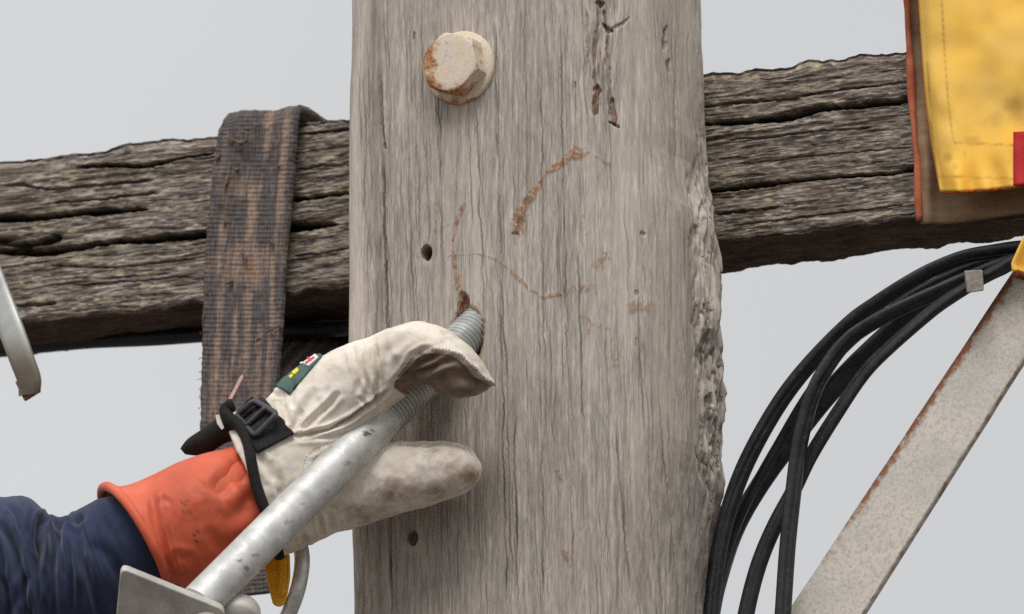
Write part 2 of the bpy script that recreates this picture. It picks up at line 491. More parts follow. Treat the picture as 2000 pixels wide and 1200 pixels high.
# speckled galvanised brace with rust along its edges
m = Mat('speckled_brace_steel', 0.7, 0.2, 0.3)
a = m.noise(m.mp((300, 300, 300)), 1, 3, 0.7); b = m.noise(m.mp((14, 14, 14)), 1, 4, 0.6); d = m.noise(m.mp((110, 110, 110)), 1, 5, 0.7)
c = m.ramp(a, (0.30, lin(184, 175, 164)), (0.5, lin(209, 202, 192)), (0.68, lin(229, 223, 214)))
c = m.mix(m.math('MULTIPLY', m.ramp(b, (0.42, 0.0), (0.65, 1.0)), 0.35), c, lin(186, 184, 177))
c = m.mix(m.math('MULTIPLY', m.ramp(a, (0.58, 0.0), (0.66, 1.0)), 0.35), c, lin(196, 160, 124))
rf = m.ramp(m.math('ADD', m.attr('rust'), m.math('MULTIPLY', m.math('SUBTRACT', d, 0.5), 1.9)), (0.34, 0.0), (0.80, 1.0))
c = m.mix(rf, c, m.ramp(d, (0.35, lin(104, 64, 42)), (0.65, lin(158, 108, 76))))
m.col(c); m.bump(a, 0.3, 0.0006); BRACE_M = m.m
m = Mat('hanger_steel', 0.5, 0.5, 0.4)
a = m.noise(m.mp((30, 30, 30)), 1, 4, 0.6)
c = m.mix(m.ramp(a, (0.35, 0.0), (0.65, 1.0)), lin(168, 172, 172), lin(200, 200, 192))
c = m.mix(m.attr('warm'), c, lin(150, 138, 122))
m.col(c); HANGER_M = m.m
m = Mat('rusty_lip', 0.85); a = m.noise(m.mp((90, 90, 90)), 1, 4)
m.col(m.mix(a, lin(96, 58, 42), lin(130, 92, 72))); LIP_M = m.m

# leather
m = Mat('cream_leather', 0.72, spec=0.25)
a = m.noise(m.mp((34, 34, 34)), 1, 5, 0.62, 0.3); b = m.noise(m.mp((900, 900, 900)), 1, 3, 0.6); d = m.noise(m.mp((95, 95, 95)), 1, 5, 0.65, 0.4)
c = m.ramp(a, (0.32, lin(208, 195, 177)), (0.5, lin(226, 216, 201)), (0.7, lin(236, 229, 218)))
dm = m.math('ADD', m.attr('dirt'), m.math('MULTIPLY', m.math('SUBTRACT', d, 0.5), 1.25))
c = m.mix(m.math('MULTIPLY', m.ramp(dm, (0.28, 0.0), (0.85, 1.0)), 0.92), c, m.ramp(a, (0.35, lin(124, 100, 80)), (0.65, lin(172, 144, 118))))
c = m.mix(m.attr('palm'), c, m.ramp(d, (0.3, lin(96, 80, 68)), (0.7, lin(138, 118, 100))))
c = m.mix(m.attr('dark_line'), c, lin(74, 62, 52))
m.col(c); b0 = m.bump(b, 0.18, 0.0005); m.bump(d, 0.25, 0.0012, b0)
m.b.inputs['Sheen Weight'].default_value = 0.15; LEATHER_M = m.m
# orange rubber
m = Mat('orange_rubber', 0.55, spec=0.35)
a = m.noise(m.mp((24, 24, 24)), 1, 5, 0.6, 0.3); d = m.noise(m.mp((120, 120, 120)), 1, 5, 0.6)
c = m.ramp(a, (0.32, lin(188, 82, 54)), (0.55, lin(212, 97, 66)), (0.72, lin(224, 112, 80)))
c = m.mix(m.math('MULTIPLY', m.ramp(m.math('ADD', m.attr('dirt'), m.math('MULTIPLY', m.math('SUBTRACT', d, 0.5), 1.5)), (0.24, 0.0), (0.8, 1.0)), 0.65), c, lin(128, 62, 48))
c = m.mix(m.attr('dark_line'), c, lin(74, 52, 54))
m.col(c); m.bump(d, 0.08, 0.0008); RUBBER_M = m.m
m = Mat('navy_cloth', 0.95, spec=0.1)
a = m.noise(m.mp((20, 20, 20)), 1, 4); b = m.noise(m.mp((1500, 1500, 1500)), 1, 2)
c = m.mix(m.ramp(a, (0.35, 0.0), (0.65, 1.0)), lin(40, 46, 68), lin(54, 61, 87))
m.col(m.mix(m.attr('dark_line'), c, lin(34, 36, 50))); m.bump(b, 0.25, 0.0004)
m.b.inputs['Sheen Weight'].default_value = 0.2; NAVY_M = m.m
def plain(name, c1, c2, scale=60, rough=0.7, metal=0.0, spec=0.3, bump=0.0, bs=300, det=4):
    m = Mat(name, rough, metal, spec)
    a = m.noise(m.mp((scale,) * 3), 1, det, 0.6)
    m.col(m.mix(m.ramp(a, (0.35, 0.0), (0.65, 1.0)), lin(*c1), lin(*c2)))
    if bump: m.bump(m.noise(m.mp((bs,) * 3), 1, 4), bump, 0.001)
    return m.m
BLACK_WEB_M = plain('black_webbing', (34, 32, 33), (50, 48, 49), 500, 0.85, bump=0.5, bs=900)
BUCKLE_M = plain('grey_black_plastic', (52, 50, 52), (66, 64, 66), 90, 0.45, spec=0.45)
BIND_M = plain('black_binding', (24, 22, 22), (36, 34, 33), 300, 0.9, bump=0.5, bs=700)
m = Mat('black_cable', 0.42, spec=0.5)
a = m.noise(m.mp((60, 60, 60)), 1, 5, 0.65); b = m.noise(m.mp((240, 240, 240)), 1, 4, 0.65)
c = m.mix(m.ramp(a, (0.35, 0.0), (0.65, 1.0)), lin(24, 24, 26), lin(42, 42, 44))
c = m.mix(m.math('MULTIPLY', m.ramp(b, (0.56, 0.0), (0.72, 1.0)), 0.35), c, lin(92, 88, 84))
m.col(c); m.rgh(m.ramp(a, (0.35, 0.34), (0.65, 0.58))); m.bump(b, 0.15, 0.0008); CABLE_M = m.m
TAPE_M = plain('dark_cable_wrap', (22, 22, 23), (34, 33, 33), 60, 0.7, bump=0.3)
CLIP_M = plain('weathered_clip', (126, 118, 108), (158, 150, 140), 240, 0.85, bump=0.4)
TABY_M = plain('yellow_plastic', (228, 164, 22), (242, 190, 50), 80, 0.5, spec=0.4, bump=0.1)
HOOK_M = plain('hook_steel', (170, 170, 165), (222, 222, 217), 60, 0.4, 0.3, 0.5, bump=0.2, bs=160)
DARKBAR_M = plain('dark_bar_steel', (58, 54, 52), (84, 80, 76), 80, 0.6, 0.3)
PINK_M = plain('faded_pink_tag', (206, 150, 142), (228, 186, 178), 120, 0.8)
WHITE_M = plain('white_liner', (214, 210, 204), (230, 228, 222), 120, 0.85)
TWIG_M = plain('bark_crumbs', (88, 76, 66), (134, 106, 82), 300, 0.95, bump=0.5)
SPLIN_M = plain('fresh_splinters', (116, 66, 42), (166, 108, 76), 260, 0.9, bump=0.6, bs=600)
RED_M = plain('red_webbing', (178, 40, 42), (198, 54, 54), 90, 0.85, bump=0.3, bs=700)
m = Mat('yellow_canvas', 0.85, spec=0.2)
a = m.noise(m.mp((16, 16, 16)), 1, 5, 0.6, 0.4); b = m.noise(m.mp((1100, 1100, 1100)), 1, 2); d = m.noise(m.mp((60, 40, 40)), 1, 4, 0.6)
c = m.ramp(a, (0.34, lin(249, 194, 78)), (0.5, lin(249, 199, 94)), (0.68, lin(248, 204, 110)))
c = m.mix(m.math('MULTIPLY', m.ramp(m.math('ADD', m.attr('dirt'), m.math('MULTIPLY', m.math('SUBTRACT', d, 0.5), 0.6)), (0.28, 0.0), (0.8, 1.0)), 0.75), c, lin(168, 134, 74))
c = m.mix(m.attr('dark_line'), c, lin(172, 124, 62))
m.col(c); m.bump(b, 0.2, 0.0004); YELLOW_M = m.m
m = Mat('tan_canvas', 0.92, spec=0.1)
a = m.noise(m.mp((18, 18, 60)), 1, 5, 0.6); b = m.noise(m.mp((1000, 1000, 1000)), 1, 2)
m.col(m.ramp(a, (0.32, lin(122, 96, 74)), (0.55, lin(150, 124, 98)), (0.72, lin(160, 138, 112)))); m.bump(b, 0.25, 0.0004); TAN_M = m.m
TRIM_M = plain('orange_red_trim', (160, 80, 58), (184, 108, 78), 60, 0.9)
# woven sling
m = Mat('worn_webbing', 0.95, spec=0.08)
su, sv = m.attr('su'), m.attr('sv')
wv = m.comb(su, sv)
streak = m.noise(m.mp((7, 10, 1), wv), 1, 5, 0.65, 0.3)
fib = m.noise(m.mp((34, 60, 1), wv), 1, 4, 0.7)
rib = m.math('SINE', m.math('MULTIPLY', sv, 2 * math.pi / 0.0040))
warp = m.math('SINE', m.math('MULTIPLY', su, 42.0))
grub = m.noise(m.mp((3, 30, 1), wv), 1, 4, 0.6)
dark = m.ramp(fib, (0.3, lin(72, 68, 68)), (0.55, lin(100, 94, 93)), (0.75, lin(142, 133, 128)))
brn = m.ramp(fib, (0.3, lin(124, 104, 92)), (0.55, lin(158, 136, 121)), (0.75, lin(192, 169, 151)))
k = m.math('ADD', streak, m.math('MULTIPLY', m.attr('wear'), 0.62))
k = m.math('ADD', k, m.math('MULTIPLY', m.math('SUBTRACT', grub, 0.5), 0.55))
k = m.math('ADD', k, m.math('MULTIPLY', m.math('MULTIPLY', rib, grub), -0.03))
c = m.mix(m.ramp(k, (0.56, 0.0), (0.86, 1.0)), dark, brn)
c = m.mix(m.math('MULTIPLY', m.ramp(m.noise(m.mp((60, 60, 60)), 1, 4), (0.64, 0.0), (0.74, 1.0)), 0.5), c, lin(150, 116, 70))
m.col(c)
b0 = m.bump(m.math('MULTIPLY', rib, grub), 0.3, 0.0009); b0 = m.bump(warp, 0.07, 0.0004, b0); m.bump(fib, 0.5, 0.001, b0); SLING_M = m.m
m = Mat('green_label', 0.6)
a = m.noise(m.mp((60, 60, 60)), 1, 4)
c = m.mix(a, lin(58, 84, 78), lin(78, 104, 96))
m.col(c); LABEL_M = m.m
LABELW_M = plain('label_white', (226, 216, 214), (236, 228, 226), 80, 0.6)
LABELY_M = plain('label_yellow', (226, 208, 40), (236, 220, 60), 80, 0.6)
LABELR_M = plain('label_red', (196, 70, 74), (206, 90, 92), 80, 0.6)
GROUND_M = plain('gravel_ground', (80, 75, 70), (106, 99, 93), 1.3, 0.95)

# ================================================================== SETTING
n = 40
gx = np.linspace(-1, 1, n); gx = np.sign(gx) * np.abs(gx) ** 4 * 6000
GX, GY = np.meshgrid(gx, gx)
gz = np.zeros_like(GX)
me = mesh_from('ground', np.stack([GX, GY, gz], -1).reshape(-1, 3), grid_faces(n, n))
tag(link('ground', me, GROUND_M), kind='structure')

# ================================================================== POLE
def interp(v, tab):
    a = np.array(tab, float); return np.interp(v, a[:, 0], a[:, 1])
R_EDGE = [(-40, 1373), (0, 1375), (90, 1378), (150, 1381), (210, 1384), (250, 1388), (300, 1388), (335, 1393), (370, 1400), (400, 1408), (430, 1412), (470, 1414), (540, 1416), (600, 1417), (700, 1417),
          (750, 1418), (800, 1418), (840, 1419), (865, 1420), (890, 1417), (920, 1411), (1000, 1402), (1100, 1392), (1150, 1388), (1240, 1385)]
L_EDGE = [(-40, 683), (0, 683), (100, 681), (200, 679), (300, 678), (400, 677), (500, 678), (650, 678), (800, 680), (900, 683), (1000, 686), (1100, 688), (1240, 689)]
RX, RY, RL, PD = 0.036, 0.090, 0.010, 0.20
zt, zb = P(1000, -25, 0.0)[2], P(1000, 1225, 0.0)[2]
zz = np.concatenate([[0.0], np.linspace(0.3, zb - 0.02, 30), np.linspace(zb, zt, 640), np.linspace(zt + 0.02, 6.1, 16)])
# fixed section parameters
nF = 620
Xf = np.linspace(0, 1, nF)                      # along the flat front
th1 = np.linspace(0, 2.6, 200)[1:]      # right wane corner
thL = np.linspace(-math.pi / 2, 0, 10)[:-1]
rows = []
_, vrow = proj(np.stack([np.zeros_like(zz), np.zeros_like(zz), zz], -1))
jit = (fbm(zz * 22, 0 * zz, 5, 2) - 0.5) * 3 * ((zz > zb - 0.1))
xr = ((interp(vrow, R_EDGE) + jit - 1000) * S - (-RX * math.cos(YAW) + RY * math.sin(YAW) + math.hypot(RX * math.cos(YAW), RY * math.sin(YAW)))) / math.cos(YAW)
xl = ((interp(vrow, L_EDGE) + (fbm(zz * 30, 0 * zz + 3, 8, 2) - 0.5) * 2 - 1000) * S) / math.cos(YAW) - 0.0025
_k = np.exp(-(np.arange(-120, 121) / 50.0) ** 2); _k /= _k.sum()
_m = (zz > zb - 0.001) & (zz < zt + 0.001)
xs_ = xr.copy(); _v = xr[_m]; xs_[_m] = np.convolve(np.pad(_v, 120, mode='edge'), _k, 'valid')
nr = len(zz)
left_side_y = np.linspace(PD - 0.03, RL, 14)[:-1]
thc = np.linspace(math.pi, 1.5 * math.pi, 12)[:-1]
cols_x, cols_y, cols_nx, cols_ny = [], [], [], []
one = np.ones(nr)
for y in left_side_y:
    cols_x.append(xl); cols_y.append(y * one); cols_nx.append(-one); cols_ny.append(0 * one)
for a in thc:
    cols_x.append(xl + RL + RL * math.cos(a)); cols_y.append((RL + RL * math.sin(a)) * one); cols_nx.append(math.cos(a) * one); cols_ny.append(math.sin(a) * one)
for f in Xf:
    cols_x.append(xl + RL + f * (xs_ - RX - xl - RL)); cols_y.append(0 * one); cols_nx.append(0 * one); cols_ny.append(-one)
for a in th1:
    cols_x.append(xs_ - RX + (RX + (xr - xs_) * math.sin(a) ** 2) * math.sin(a)); cols_y.append((RY - RY * math.cos(a)) * one)
    nx, ny = math.sin(a) / RX, -math.cos(a) / RY; l = math.hypot(nx, ny)
    cols_nx.append(nx / l * one); cols_ny.append(ny / l * one)
PX = np.stack(cols_x, 1); PY = np.stack(cols_y, 1); NX = np.stack(cols_nx, 1); NY = np.stack(cols_ny, 1)
PZ = np.repeat(zz[:, None], PX.shape[1], 1)
nc = PX.shape[1]
U, V = proj(np.stack([PX, PY, PZ], -1))
vis = (V > -30) & (V < 1230)
iF0 = len(left_side_y) + len(thc); iF1 = iF0 + nF
D = np.zeros_like(PX)                            # outward displacement, metres
crk = np.zeros_like(PX); stain = np.zeros_like(PX); wane = np.zeros_like(PX); pale = np.zeros_like(PX); dim = np.zeros_like(PX)
D += (fbm(U / 160, V / 500, 1, 3) - 0.5) * 0.004
D += (fbm(U / 14, V / 420, 2, 3) - 0.5) * 0.0012
D += (fbm(U / 5, V / 160, 3, 2) - 0.5) * 0.0007
# drying cracks: a few traced, many at random
traced = [(741, 0, 768, 1200, 2.6, 0.0028), (745, 260, 764, 700, 2.4, 0.003), (851, 0, 866, 560, 1.8, 0.0018), (905, 0, 925, 470, 1.7, 0.0018), (928, 180, 948, 640, 1.7, 0.0018),
          (962, 0, 1002, 1200, 1.9, 0.002), (1024, 0, 1030, 500, 1.6, 0.0014), (1056, 60, 1066, 900, 1.7, 0.0016), (1092, 0, 1120, 1200, 1.8, 0.0018), (820, 0, 838, 480, 1.5, 0.0014),
          (1240, 540, 1262, 900, 1.6, 0.0015), (1284, 780, 1330, 1200, 1.7, 0.0018), (975, 560, 990, 1200, 2.0, 0.002), (1050, 560, 1062, 1200, 1.8, 0.0018), (1200, 850, 1235, 1200, 1.8, 0.0018),
          (712, 0, 716, 620, 1.5, 0.0013), (795, 300, 812, 640, 1.5, 0.0014), (1325, 0, 1318, 330, 1.8, 0.002), (1130, 480, 1140, 860, 1.5, 0.0014), (1005, 780, 1010, 1200, 2.0, 0.002)]
for k in range(150):
    x0 = RNG.uniform(690, 1345); y0 = RNG.uniform(-150, 1050); ln = RNG.uniform(90, 620)
    traced.append((x0, y0, x0 + ln * RNG.uniform(0.005, 0.05), y0 + ln, RNG.uniform(0.8, 1.25), RNG.uniform(0.0003, 0.0008)))
vv0 = vrow
for k, (x0, y0, x1, y1, w, dp) in enumerate(traced):
    t = (vv0 - y0) / (y1 - y0)
    xc = x0 + (x1 - x0) * t + (fbm(vv0 / 60 + 7.3 * k, 0 * vv0, 40 + k, 3) - 0.5) * 9 + (vnoise(vv0 / 7 + 3.1 * k, 0 * vv0, 90 + k) - 0.5) * 1.6
    fade = sstep(0.0, 0.12, t) * (1 - sstep(0.88, 1.0, t)) * (0.35 + 0.85 * vnoise(vv0 / 45 + k, 0 * vv0, 140 + k))
    d = np.abs(U - xc[:, None])
    g = np.exp(-(d / (w * 0.85)) ** 2) * fade[:, None]
    g[:, :iF0 - 4] = 0
    D -= g * dp * 0.8
    crk = np.maximum(crk, np.clip(g * (0.46 + 0.28 * (w > 1.9)), 0, 0.9))
# pale and dim vertical bands
for (x, w, a, y0, y1) in [(700, 16, 0.55, -50, 700), (880, 22, 0.3, 250, 640), (930, 26, 0.35, 280, 620), (1240, 40, 0.40, -40, 460), (1215, 24, 0.45, 200, 480), (1330, 30, 0.45, -40, 380), (1240, 18, 0.4, 760, 1000),
                          (1190, 26, 0.3, 300, 620), (1355, 26, 0.45, 300, 640), (1300, 34, 0.3, 420, 900), (1150, 20, 0.25, -40, 300), (910, 25, 0.35, 20, 60), (1270, 22, 0.5, -40, 420), (1345, 16, 0.5, -40, 330), (1225, 16, 0.5, 250, 700), (1165, 14, 0.35, 300, 760), (945, 14, 0.35, 300, 700), (1310, 20, 0.4, 300, 700)]:
    xc = x + (fbm(vv0 / 150 + x, 0 * vv0, 11, 2) - 0.5) * 26
    g = np.exp(-((U - xc[:, None]) / w) ** 2) * (sstep(y0 - 60, y0 + 60, V) * (1 - sstep(y1 - 60, y1 + 60, V)))
    pale = np.maximum(pale, a * g * (0.45 + 0.8 * fbm(U / 5, V / 120, 21, 2)))
for (x, w, a, y0, y1) in [(733, 11, 0.8, -50, 1250), (775, 30, 0.35, 280, 1250), (855, 40, 0.25, -40, 1250), (1030, 40, 0.28, -40, 420), (985, 60, 0.30, 640, 1250), (1075, 60, 0.30, 700, 1250), (830, 70, 0.45, 760, 1250), (745, 50, 0.35, 900, 1250),
                          (1165, 60, 0.2, 760, 1250), (1160, 12, 0.4, 0, 250)]:
    xc = x + (vv0 - 300) * 0.014 + (fbm(vv0 / 170 + x, 0 * vv0, 12, 2) - 0.5) * 24
    g = np.exp(-((U - xc[:, None]) / w) ** 2) * (sstep(y0 - 90, y0 + 90, V) * (1 - sstep(y1 - 90, y1 + 90, V)))
    dim = np.maximum(dim, 0.7 * a * g * (0.4 + 0.9 * fbm(U / 6, V / 70, 22, 2)))
# the rough wane along the right edge
ww = interp(vrow, [(-40, 1352), (150, 1356), (260, 1352), (330, 1345), (400, 1345), (520, 1352), (600, 1352), (700, 1358), (860, 1358), (960, 1368), (1040, 1360), (1240, 1352)])[:, None]
we = (U - ww + (fbm(U / 30, V / 60, 31, 3) - 0.5) * 34)
amt = interp(vrow, [(-40, 0.15), (200, 0.2), (300, 0.75), (360, 1), (880, 1), (960, 0.7), (1050, 0.3), (1240, 0.2)])[:, None]
wane = sstep(-6, 16, we) * amt
# arc coordinate round the corner, so that the texture is not squeezed at the silhouette
_dl = np.hypot(np.diff(PX, axis=1), np.diff(PY, axis=1)) / S
CU = np.concatenate([U[:, :1], U[:, :1] + np.cumsum(_dl, 1)], 1)
CU = CU - CU[:, iF1:iF1 + 1] + U[:, iF1:iF1 + 1]
CU = np.where(np.arange(nc)[None] < iF1, U, CU)
ridge = np.abs(fbm(CU / 30, V / 95, 33, 4) - 0.5) * 2
D += wane * (-0.0012 + (fbm(CU / 36, V / 80, 32, 3) - 0.5) * 0.013 - np.clip(0.12 - ridge, 0, 1) * 0.020 + (fbm(CU / 9, V / 55, 34, 3) - 0.5) * 0.0034)
D += (fbm(U / 10, V / 40, 35, 3) - 0.5) * 0.003 * sstep(1330, 1400, U)
crk = np.maximum(crk, wane * (1 - sstep(0.02, 0.08, ridge)) * 0.55)
pit = wane * sstep(0.60, 0.66, fbm(CU / 15, V / 30, 36, 4)); crk = np.maximum(crk, 0.6 * pit); D -= pit * 0.0025
for (x, y, rx_, ry_, a) in [(1345, 232, 10, 40, .8), (1370, 345, 14, 26, 1), (1362, 470, 14, 50, 1), (1372, 430, 12, 30, .8), (1365, 700, 16, 50, .9), (1380, 740, 14, 40, .8), (1362, 365, 10, 20, 1)]:
    pale = np.maximum(pale, a * np.exp(-((U - x) / rx_) ** 2 - ((V - y) / ry_) ** 2) * (0.4 + 0.8 * fbm(U / 8, V / 20, 37, 3)))
mot = fbm(CU / 20, V / 60, 38, 5, 0.65)
pale = np.maximum(pale, 0.95 * wane * sstep(0.47, 0.55, mot))
crk = np.maximum(crk, 0.45 * wane * (1 - sstep(0.36, 0.42, mot)) * sstep(250, 330, V))
dim = np.maximum(dim, 0.75 * sstep(ww - 4, ww + 10, U) * sstep(930, 1010, V) * (0.4 + 0.8 * fbm(U / 7, V / 60, 39, 3)))
dim = np.maximum(dim, 0.35 * sstep(1398, 1414, U) * sstep(400, 480, V) * (0.3 + 0.9 * fbm(U / 10, V / 50, 43, 3)))
wane_mix = wane * (1 - 0.8 * pale)
# gouges
def sliver(pts, w, dp, br, dk, sd):
    """a torn sliver along the grain: pts (u, v) from top to bottom, w half width"""
    global D, crk, stain
    pts = np.array(pts, float); lo = pts.min(0) - 25; hi = pts.max(0) + 25
    mk = (U > lo[0]) & (U < hi[0]) & (V > lo[1]) & (V < hi[1]); mk[:, :iF0] = False
    u_, v_ = U[mk], V[mk]
    d, arc = pdist(u_ + (fbm(v_ / 14, 0 * v_ + sd, 61, 3) - 0.5) * 5, v_, pts)
    ww_ = w * np.clip(arc * 6, 0, 1) ** 0.5 * np.clip((1 - arc) * 5, 0, 1) ** 0.5 * (0.45 + 1.1 * fbm(v_ / 17 + sd, 0 * v_, 62, 3))
    g = 1 - sstep(0.55, 1.15, d / np.maximum(ww_, 0.4) + (fbm(u_ / 2.5, v_ / 30, 63 + sd, 2) - 0.5) * 0.9)
    D[mk] -= g * dp * 0.8; crk[mk] = np.maximum(crk[mk], g * dk * 0.75); stain[mk] = np.maximum(stain[mk], g * br)
for k, ar in enumerate([([(1172, -10), (1166, 40), (1160, 110), (1164, 175)], 5, .003, .45, .35), ([(1166, 165), (1163, 195), (1160, 228)], 8, .0045, .95, .15), ([(1186, 60), (1184, 110), (1190, 160), (1192, 215)], 4, .003, .05, .4),
                        ([(1196, 190), (1196, 222), (1204, 247)], 7, .0045, .8, .25), ([(1188, 238), (1200, 242), (1212, 250)], 4, .004, 0, .85), ([(1176, 46), (1186, 56), (1197, 62)], 6, .005, 0, .8), ([(1196, 56), (1216, 46), (1230, 34)], 3, .002, 0, .4),
                        ([(1160, 4), (1172, 10), (1178, 4)], 7, .004, .2, .7), ([(1302, 50), (1299, 78), (1300, 98)], 4, .004, 0, .65), ([(1308, 115), (1306, 145)], 3, .002, .2, .4), ([(1178, 20), (1180, 60)], 4, .003, 0, .6), ([(1146, 20), (1150, 90), (1148, 130)], 3, .002, .1, .35),
                        ([(1250, 455), (1260, 460)], 5, .002, 0, .2), ([(1238, 572), (1248, 574)], 5, .001, 0, .45), ([(1124, 160), (1124, 176)], 3, .0015, 0, .7), ([(808, 62), (808, 78)], 3, .0015, 0, .6), ([(1000, 456), (1015, 458)], 4, .001, .2, .75), ([(752, 278), (752, 292)], 3, .002, 0, .8), ([(1241, 660), (1243, 678)], 3, .001, 0, .25)]):
    sliver(*ar, k)
# raised torn fibres beside the gouges
tear = np.exp(-((U - 1178) / 34) ** 2 - ((V - 120) / 130) ** 2)
tear = np.maximum(tear, 0.8 * np.exp(-((U - 1185) / 40) ** 2 - ((V - 30) / 50) ** 2))
D += tear * (fbm(U / 6, V / 70, 55, 3) - 0.5) * 0.009
crk = np.maximum(crk, tear * 0.55 * sstep(0.58, 0.70, fbm(U / 6, V / 70, 56, 3)))
pale = np.maximum(pale, tear * 0.6 * sstep(0.55, 0.68, fbm(U / 6 + 9, V / 60, 57, 3)))
# stains and scratches
def strk(poly, w, a, nz=1.0, dens=0.5, seed=0):
    lo = np.array(poly).min(0) - 40; hi = np.array(poly).max(0) + 40
    mk = (U > lo[0]) & (U < hi[0]) & (V > lo[1]) & (V < hi[1])
    mk[:, :iF0] = False
    d, arc = pdist(U[mk], V[mk], poly)
    j = fbm(U[mk] / 9, V[mk] / 9, 60 + seed, 3)
    ww_ = w * (0.35 + 1.3 * vnoise(arc * 9 + seed, 0 * arc, 71))
    g = (1 - sstep(0.5, 1.25, d / np.maximum(ww_, 0.8) + (j - 0.5) * nz)) * sstep(dens - 0.16, dens + 0.05, fbm(U[mk] / 3.4, V[mk] / 6, 80 + seed, 3) + 0.04)
    return mk, g * a
for args in [([(1012, 450), (1016, 425), (1026, 400), (1045, 372), (1068, 338), (1098, 316), (1128, 299)], 9, 0.95, 1.0, 0.45, 1), ([(1014, 445), (1017, 410)], 10, 0.9, 0.8, 0.4, 9),
             ([(1128, 299), (1150, 299), (1166, 307), (1190, 322)], 4, 0.6, 1, 0.55, 2),
             ([(906, 400), (893, 436), (886, 470), (886, 500), (892, 540), (903, 582)], 5.5, 0.8, 1, 0.45, 3), ([(820, 500), (832, 470), (850, 452), (880, 442)], 5, 0.4, 1.4, 0.6, 4),
             ([(880, 500), (935, 496), (972, 508), (1005, 535), (1035, 566), (1062, 580), (1095, 575)], 3.2, 0.7, 1, 0.5, 5), ([(1060, 579), (1100, 573), (1130, 562), (1160, 565)], 7, 0.6, 1.3, 0.55, 6),
             ([(1140, 420), (1134, 440), (1145, 455)], 4, 0.5, 1, 0.6, 7), ([(1165, 516), (1178, 508), (1188, 496)], 10, 0.6, 1.3, 0.55, 8), ([(1240, 600), (1262, 602)], 9, 0.6, 1.2, 0.5, 10),
             ([(1140, 615), (1156, 632), (1148, 650)], 5, 0.5, 1.2, 0.55, 11), ([(1165, 633), (1190, 642)], 5, 0.45, 1.2, 0.55, 12), ([(1198, 665), (1203, 700), (1210, 735)], 7, 0.35, 1.4, 0.6, 13),
             ([(1100, 1075), (1113, 1105)], 4, 0.8, 0.8, 0.4, 14), ([(1088, 920), (1096, 940)], 4, 0.7, 0.8, 0.4, 15), ([(1093, 880), (1098, 900)], 2.5, 0.5, 0.8, 0.4, 16), ([(818, 760), (826, 860)], 8, 0.4, 1.3, 0.5, 17),
             ([(850, 400), (846, 480)], 8, 0.28, 1.5, 0.6, 18), ([(798, 515), (812, 498)], 6, 0.3, 1.5, 0.6, 19)]:
    mk, g = strk(*args)
    stain[mk] = np.maximum(stain[mk], g)
    D[mk] += g * 0.0005
for args in [([(1085, 962), (1118, 930), (1150, 890)], 1.4, 0.4, 0.6, 0.5, 31), ([(1052, 1135), (1075, 1112), (1100, 1085), (1150, 1022)], 1.4, 0.42, 0.6, 0.5, 32), ([(1000, 1050), (1060, 1005)], 1.3, 0.25, 0.6, 0.5, 33), ([(1120, 920), (1158, 880)], 1.3, 0.35, 0.6, 0.45, 34)]:
    mk, g = strk(*args)
    pale[mk] = np.maximum(pale[mk], g)
# drilled holes
def hole(x, y, rx_, ry_, dp, soft=0.18):
    q = np.hypot((U - x) / rx_, (V - y) / ry_)
    mk = (q < 2.0)
    mk[:, :iF0] = False
    g = np.where(mk, 1 - sstep(1 - soft, 1 + soft * 0.5, q), 0)
    return g * dp, g, np.where(mk, q, 9)
for (x, y, rx_, ry_) in [(834, 494, 10.5, 15), (806, 1051, 10.5, 15)]:
    d_, g, q = hole(x, y, rx_, ry_, 0.030)
    k_ = 1.0 if y < 800 else 0.45
    D -= d_ * (1.0 if y < 800 else 0.3); crk = np.maximum(crk, g * 0.85 * k_)
    pale = np.maximum(pale, 0.5 * np.exp(-((U - x) / 14) ** 2 - ((V - y - 20) / 8) ** 2) * (1 - g))
wob = (fbm(U / 12, V / 12, 66, 3) - 0.5) * 0.5
q = np.hypot((U - 914) / 29, (V - 654) / 52) + wob * 0.3
q2 = np.hypot((U - 907) / 11, (V - 596) / 24) + wob * 1.1
g = 1 - sstep(0.88, 1.02, q); g[:, :iF0] = 0
g2_ = (1 - sstep(0.6, 1.1, q2)); g2_[:, :iF0] = 0
D -= np.maximum(g * 0.035, g2_ * 0.007)
crk = np.maximum(crk, 0.75 * (1 - sstep(0.1, 0.45, q2 + (fbm(U / 5, V / 9, 68, 2) - 0.5))))
D -= np.where(np.minimum(q, q2) < 2, np.exp(-((np.minimum(q, q2) - 1) / 0.12) ** 2), 0) * 0.0015
stain = np.maximum(stain, np.where(np.minimum(q, q2) < 2.0, (1 - sstep(1.02, 1.28, np.minimum(q, q2) + wob * 0.5)) * 0.95, 0))
crk = np.maximum(crk, g * 0.35)
D = np.where(vis | (np.abs(D) < 0.004), D, np.clip(D, -0.003, 0.003))
VX = PX + NX * D; VY = PY + NY * D
me = mesh_from('utility_pole', np.stack([VX, VY, PZ], -1).reshape(-1, 3), np.vstack([grid_faces(nr, nc, False), grid_faces(nr, nc, True).reshape(nr - 1, nc, 4)[:, -1]]))
# top of the pole
top = [(nr - 1) * nc + k for k in range(nc)]
bm = bmesh.new(); bm.from_mesh(me); bm.verts.ensure_lookup_table()
bm.faces.new([bm.verts[k] for k in top]); bmesh.ops.recalc_face_normals(bm, faces=bm.faces); bm.to_mesh(me); bm.free()
for nm, arr in (('crk', crk), ('stain', np.clip(stain, 0, 1)), ('wane', np.clip(wane_mix, 0, 1)), ('pale', np.clip(pale, 0, 1)), ('dim', np.clip(dim, 0, 1))):
    fattr(me, nm, arr)
me.polygons.foreach_set('use_smooth', [True] * len(me.polygons))
pole = tag(link('utility_pole', me, POLE_M, base=(0, 0, 0)), 'weathered grey timber pole with rough right edge and rusty bolt head', 'utility pole')

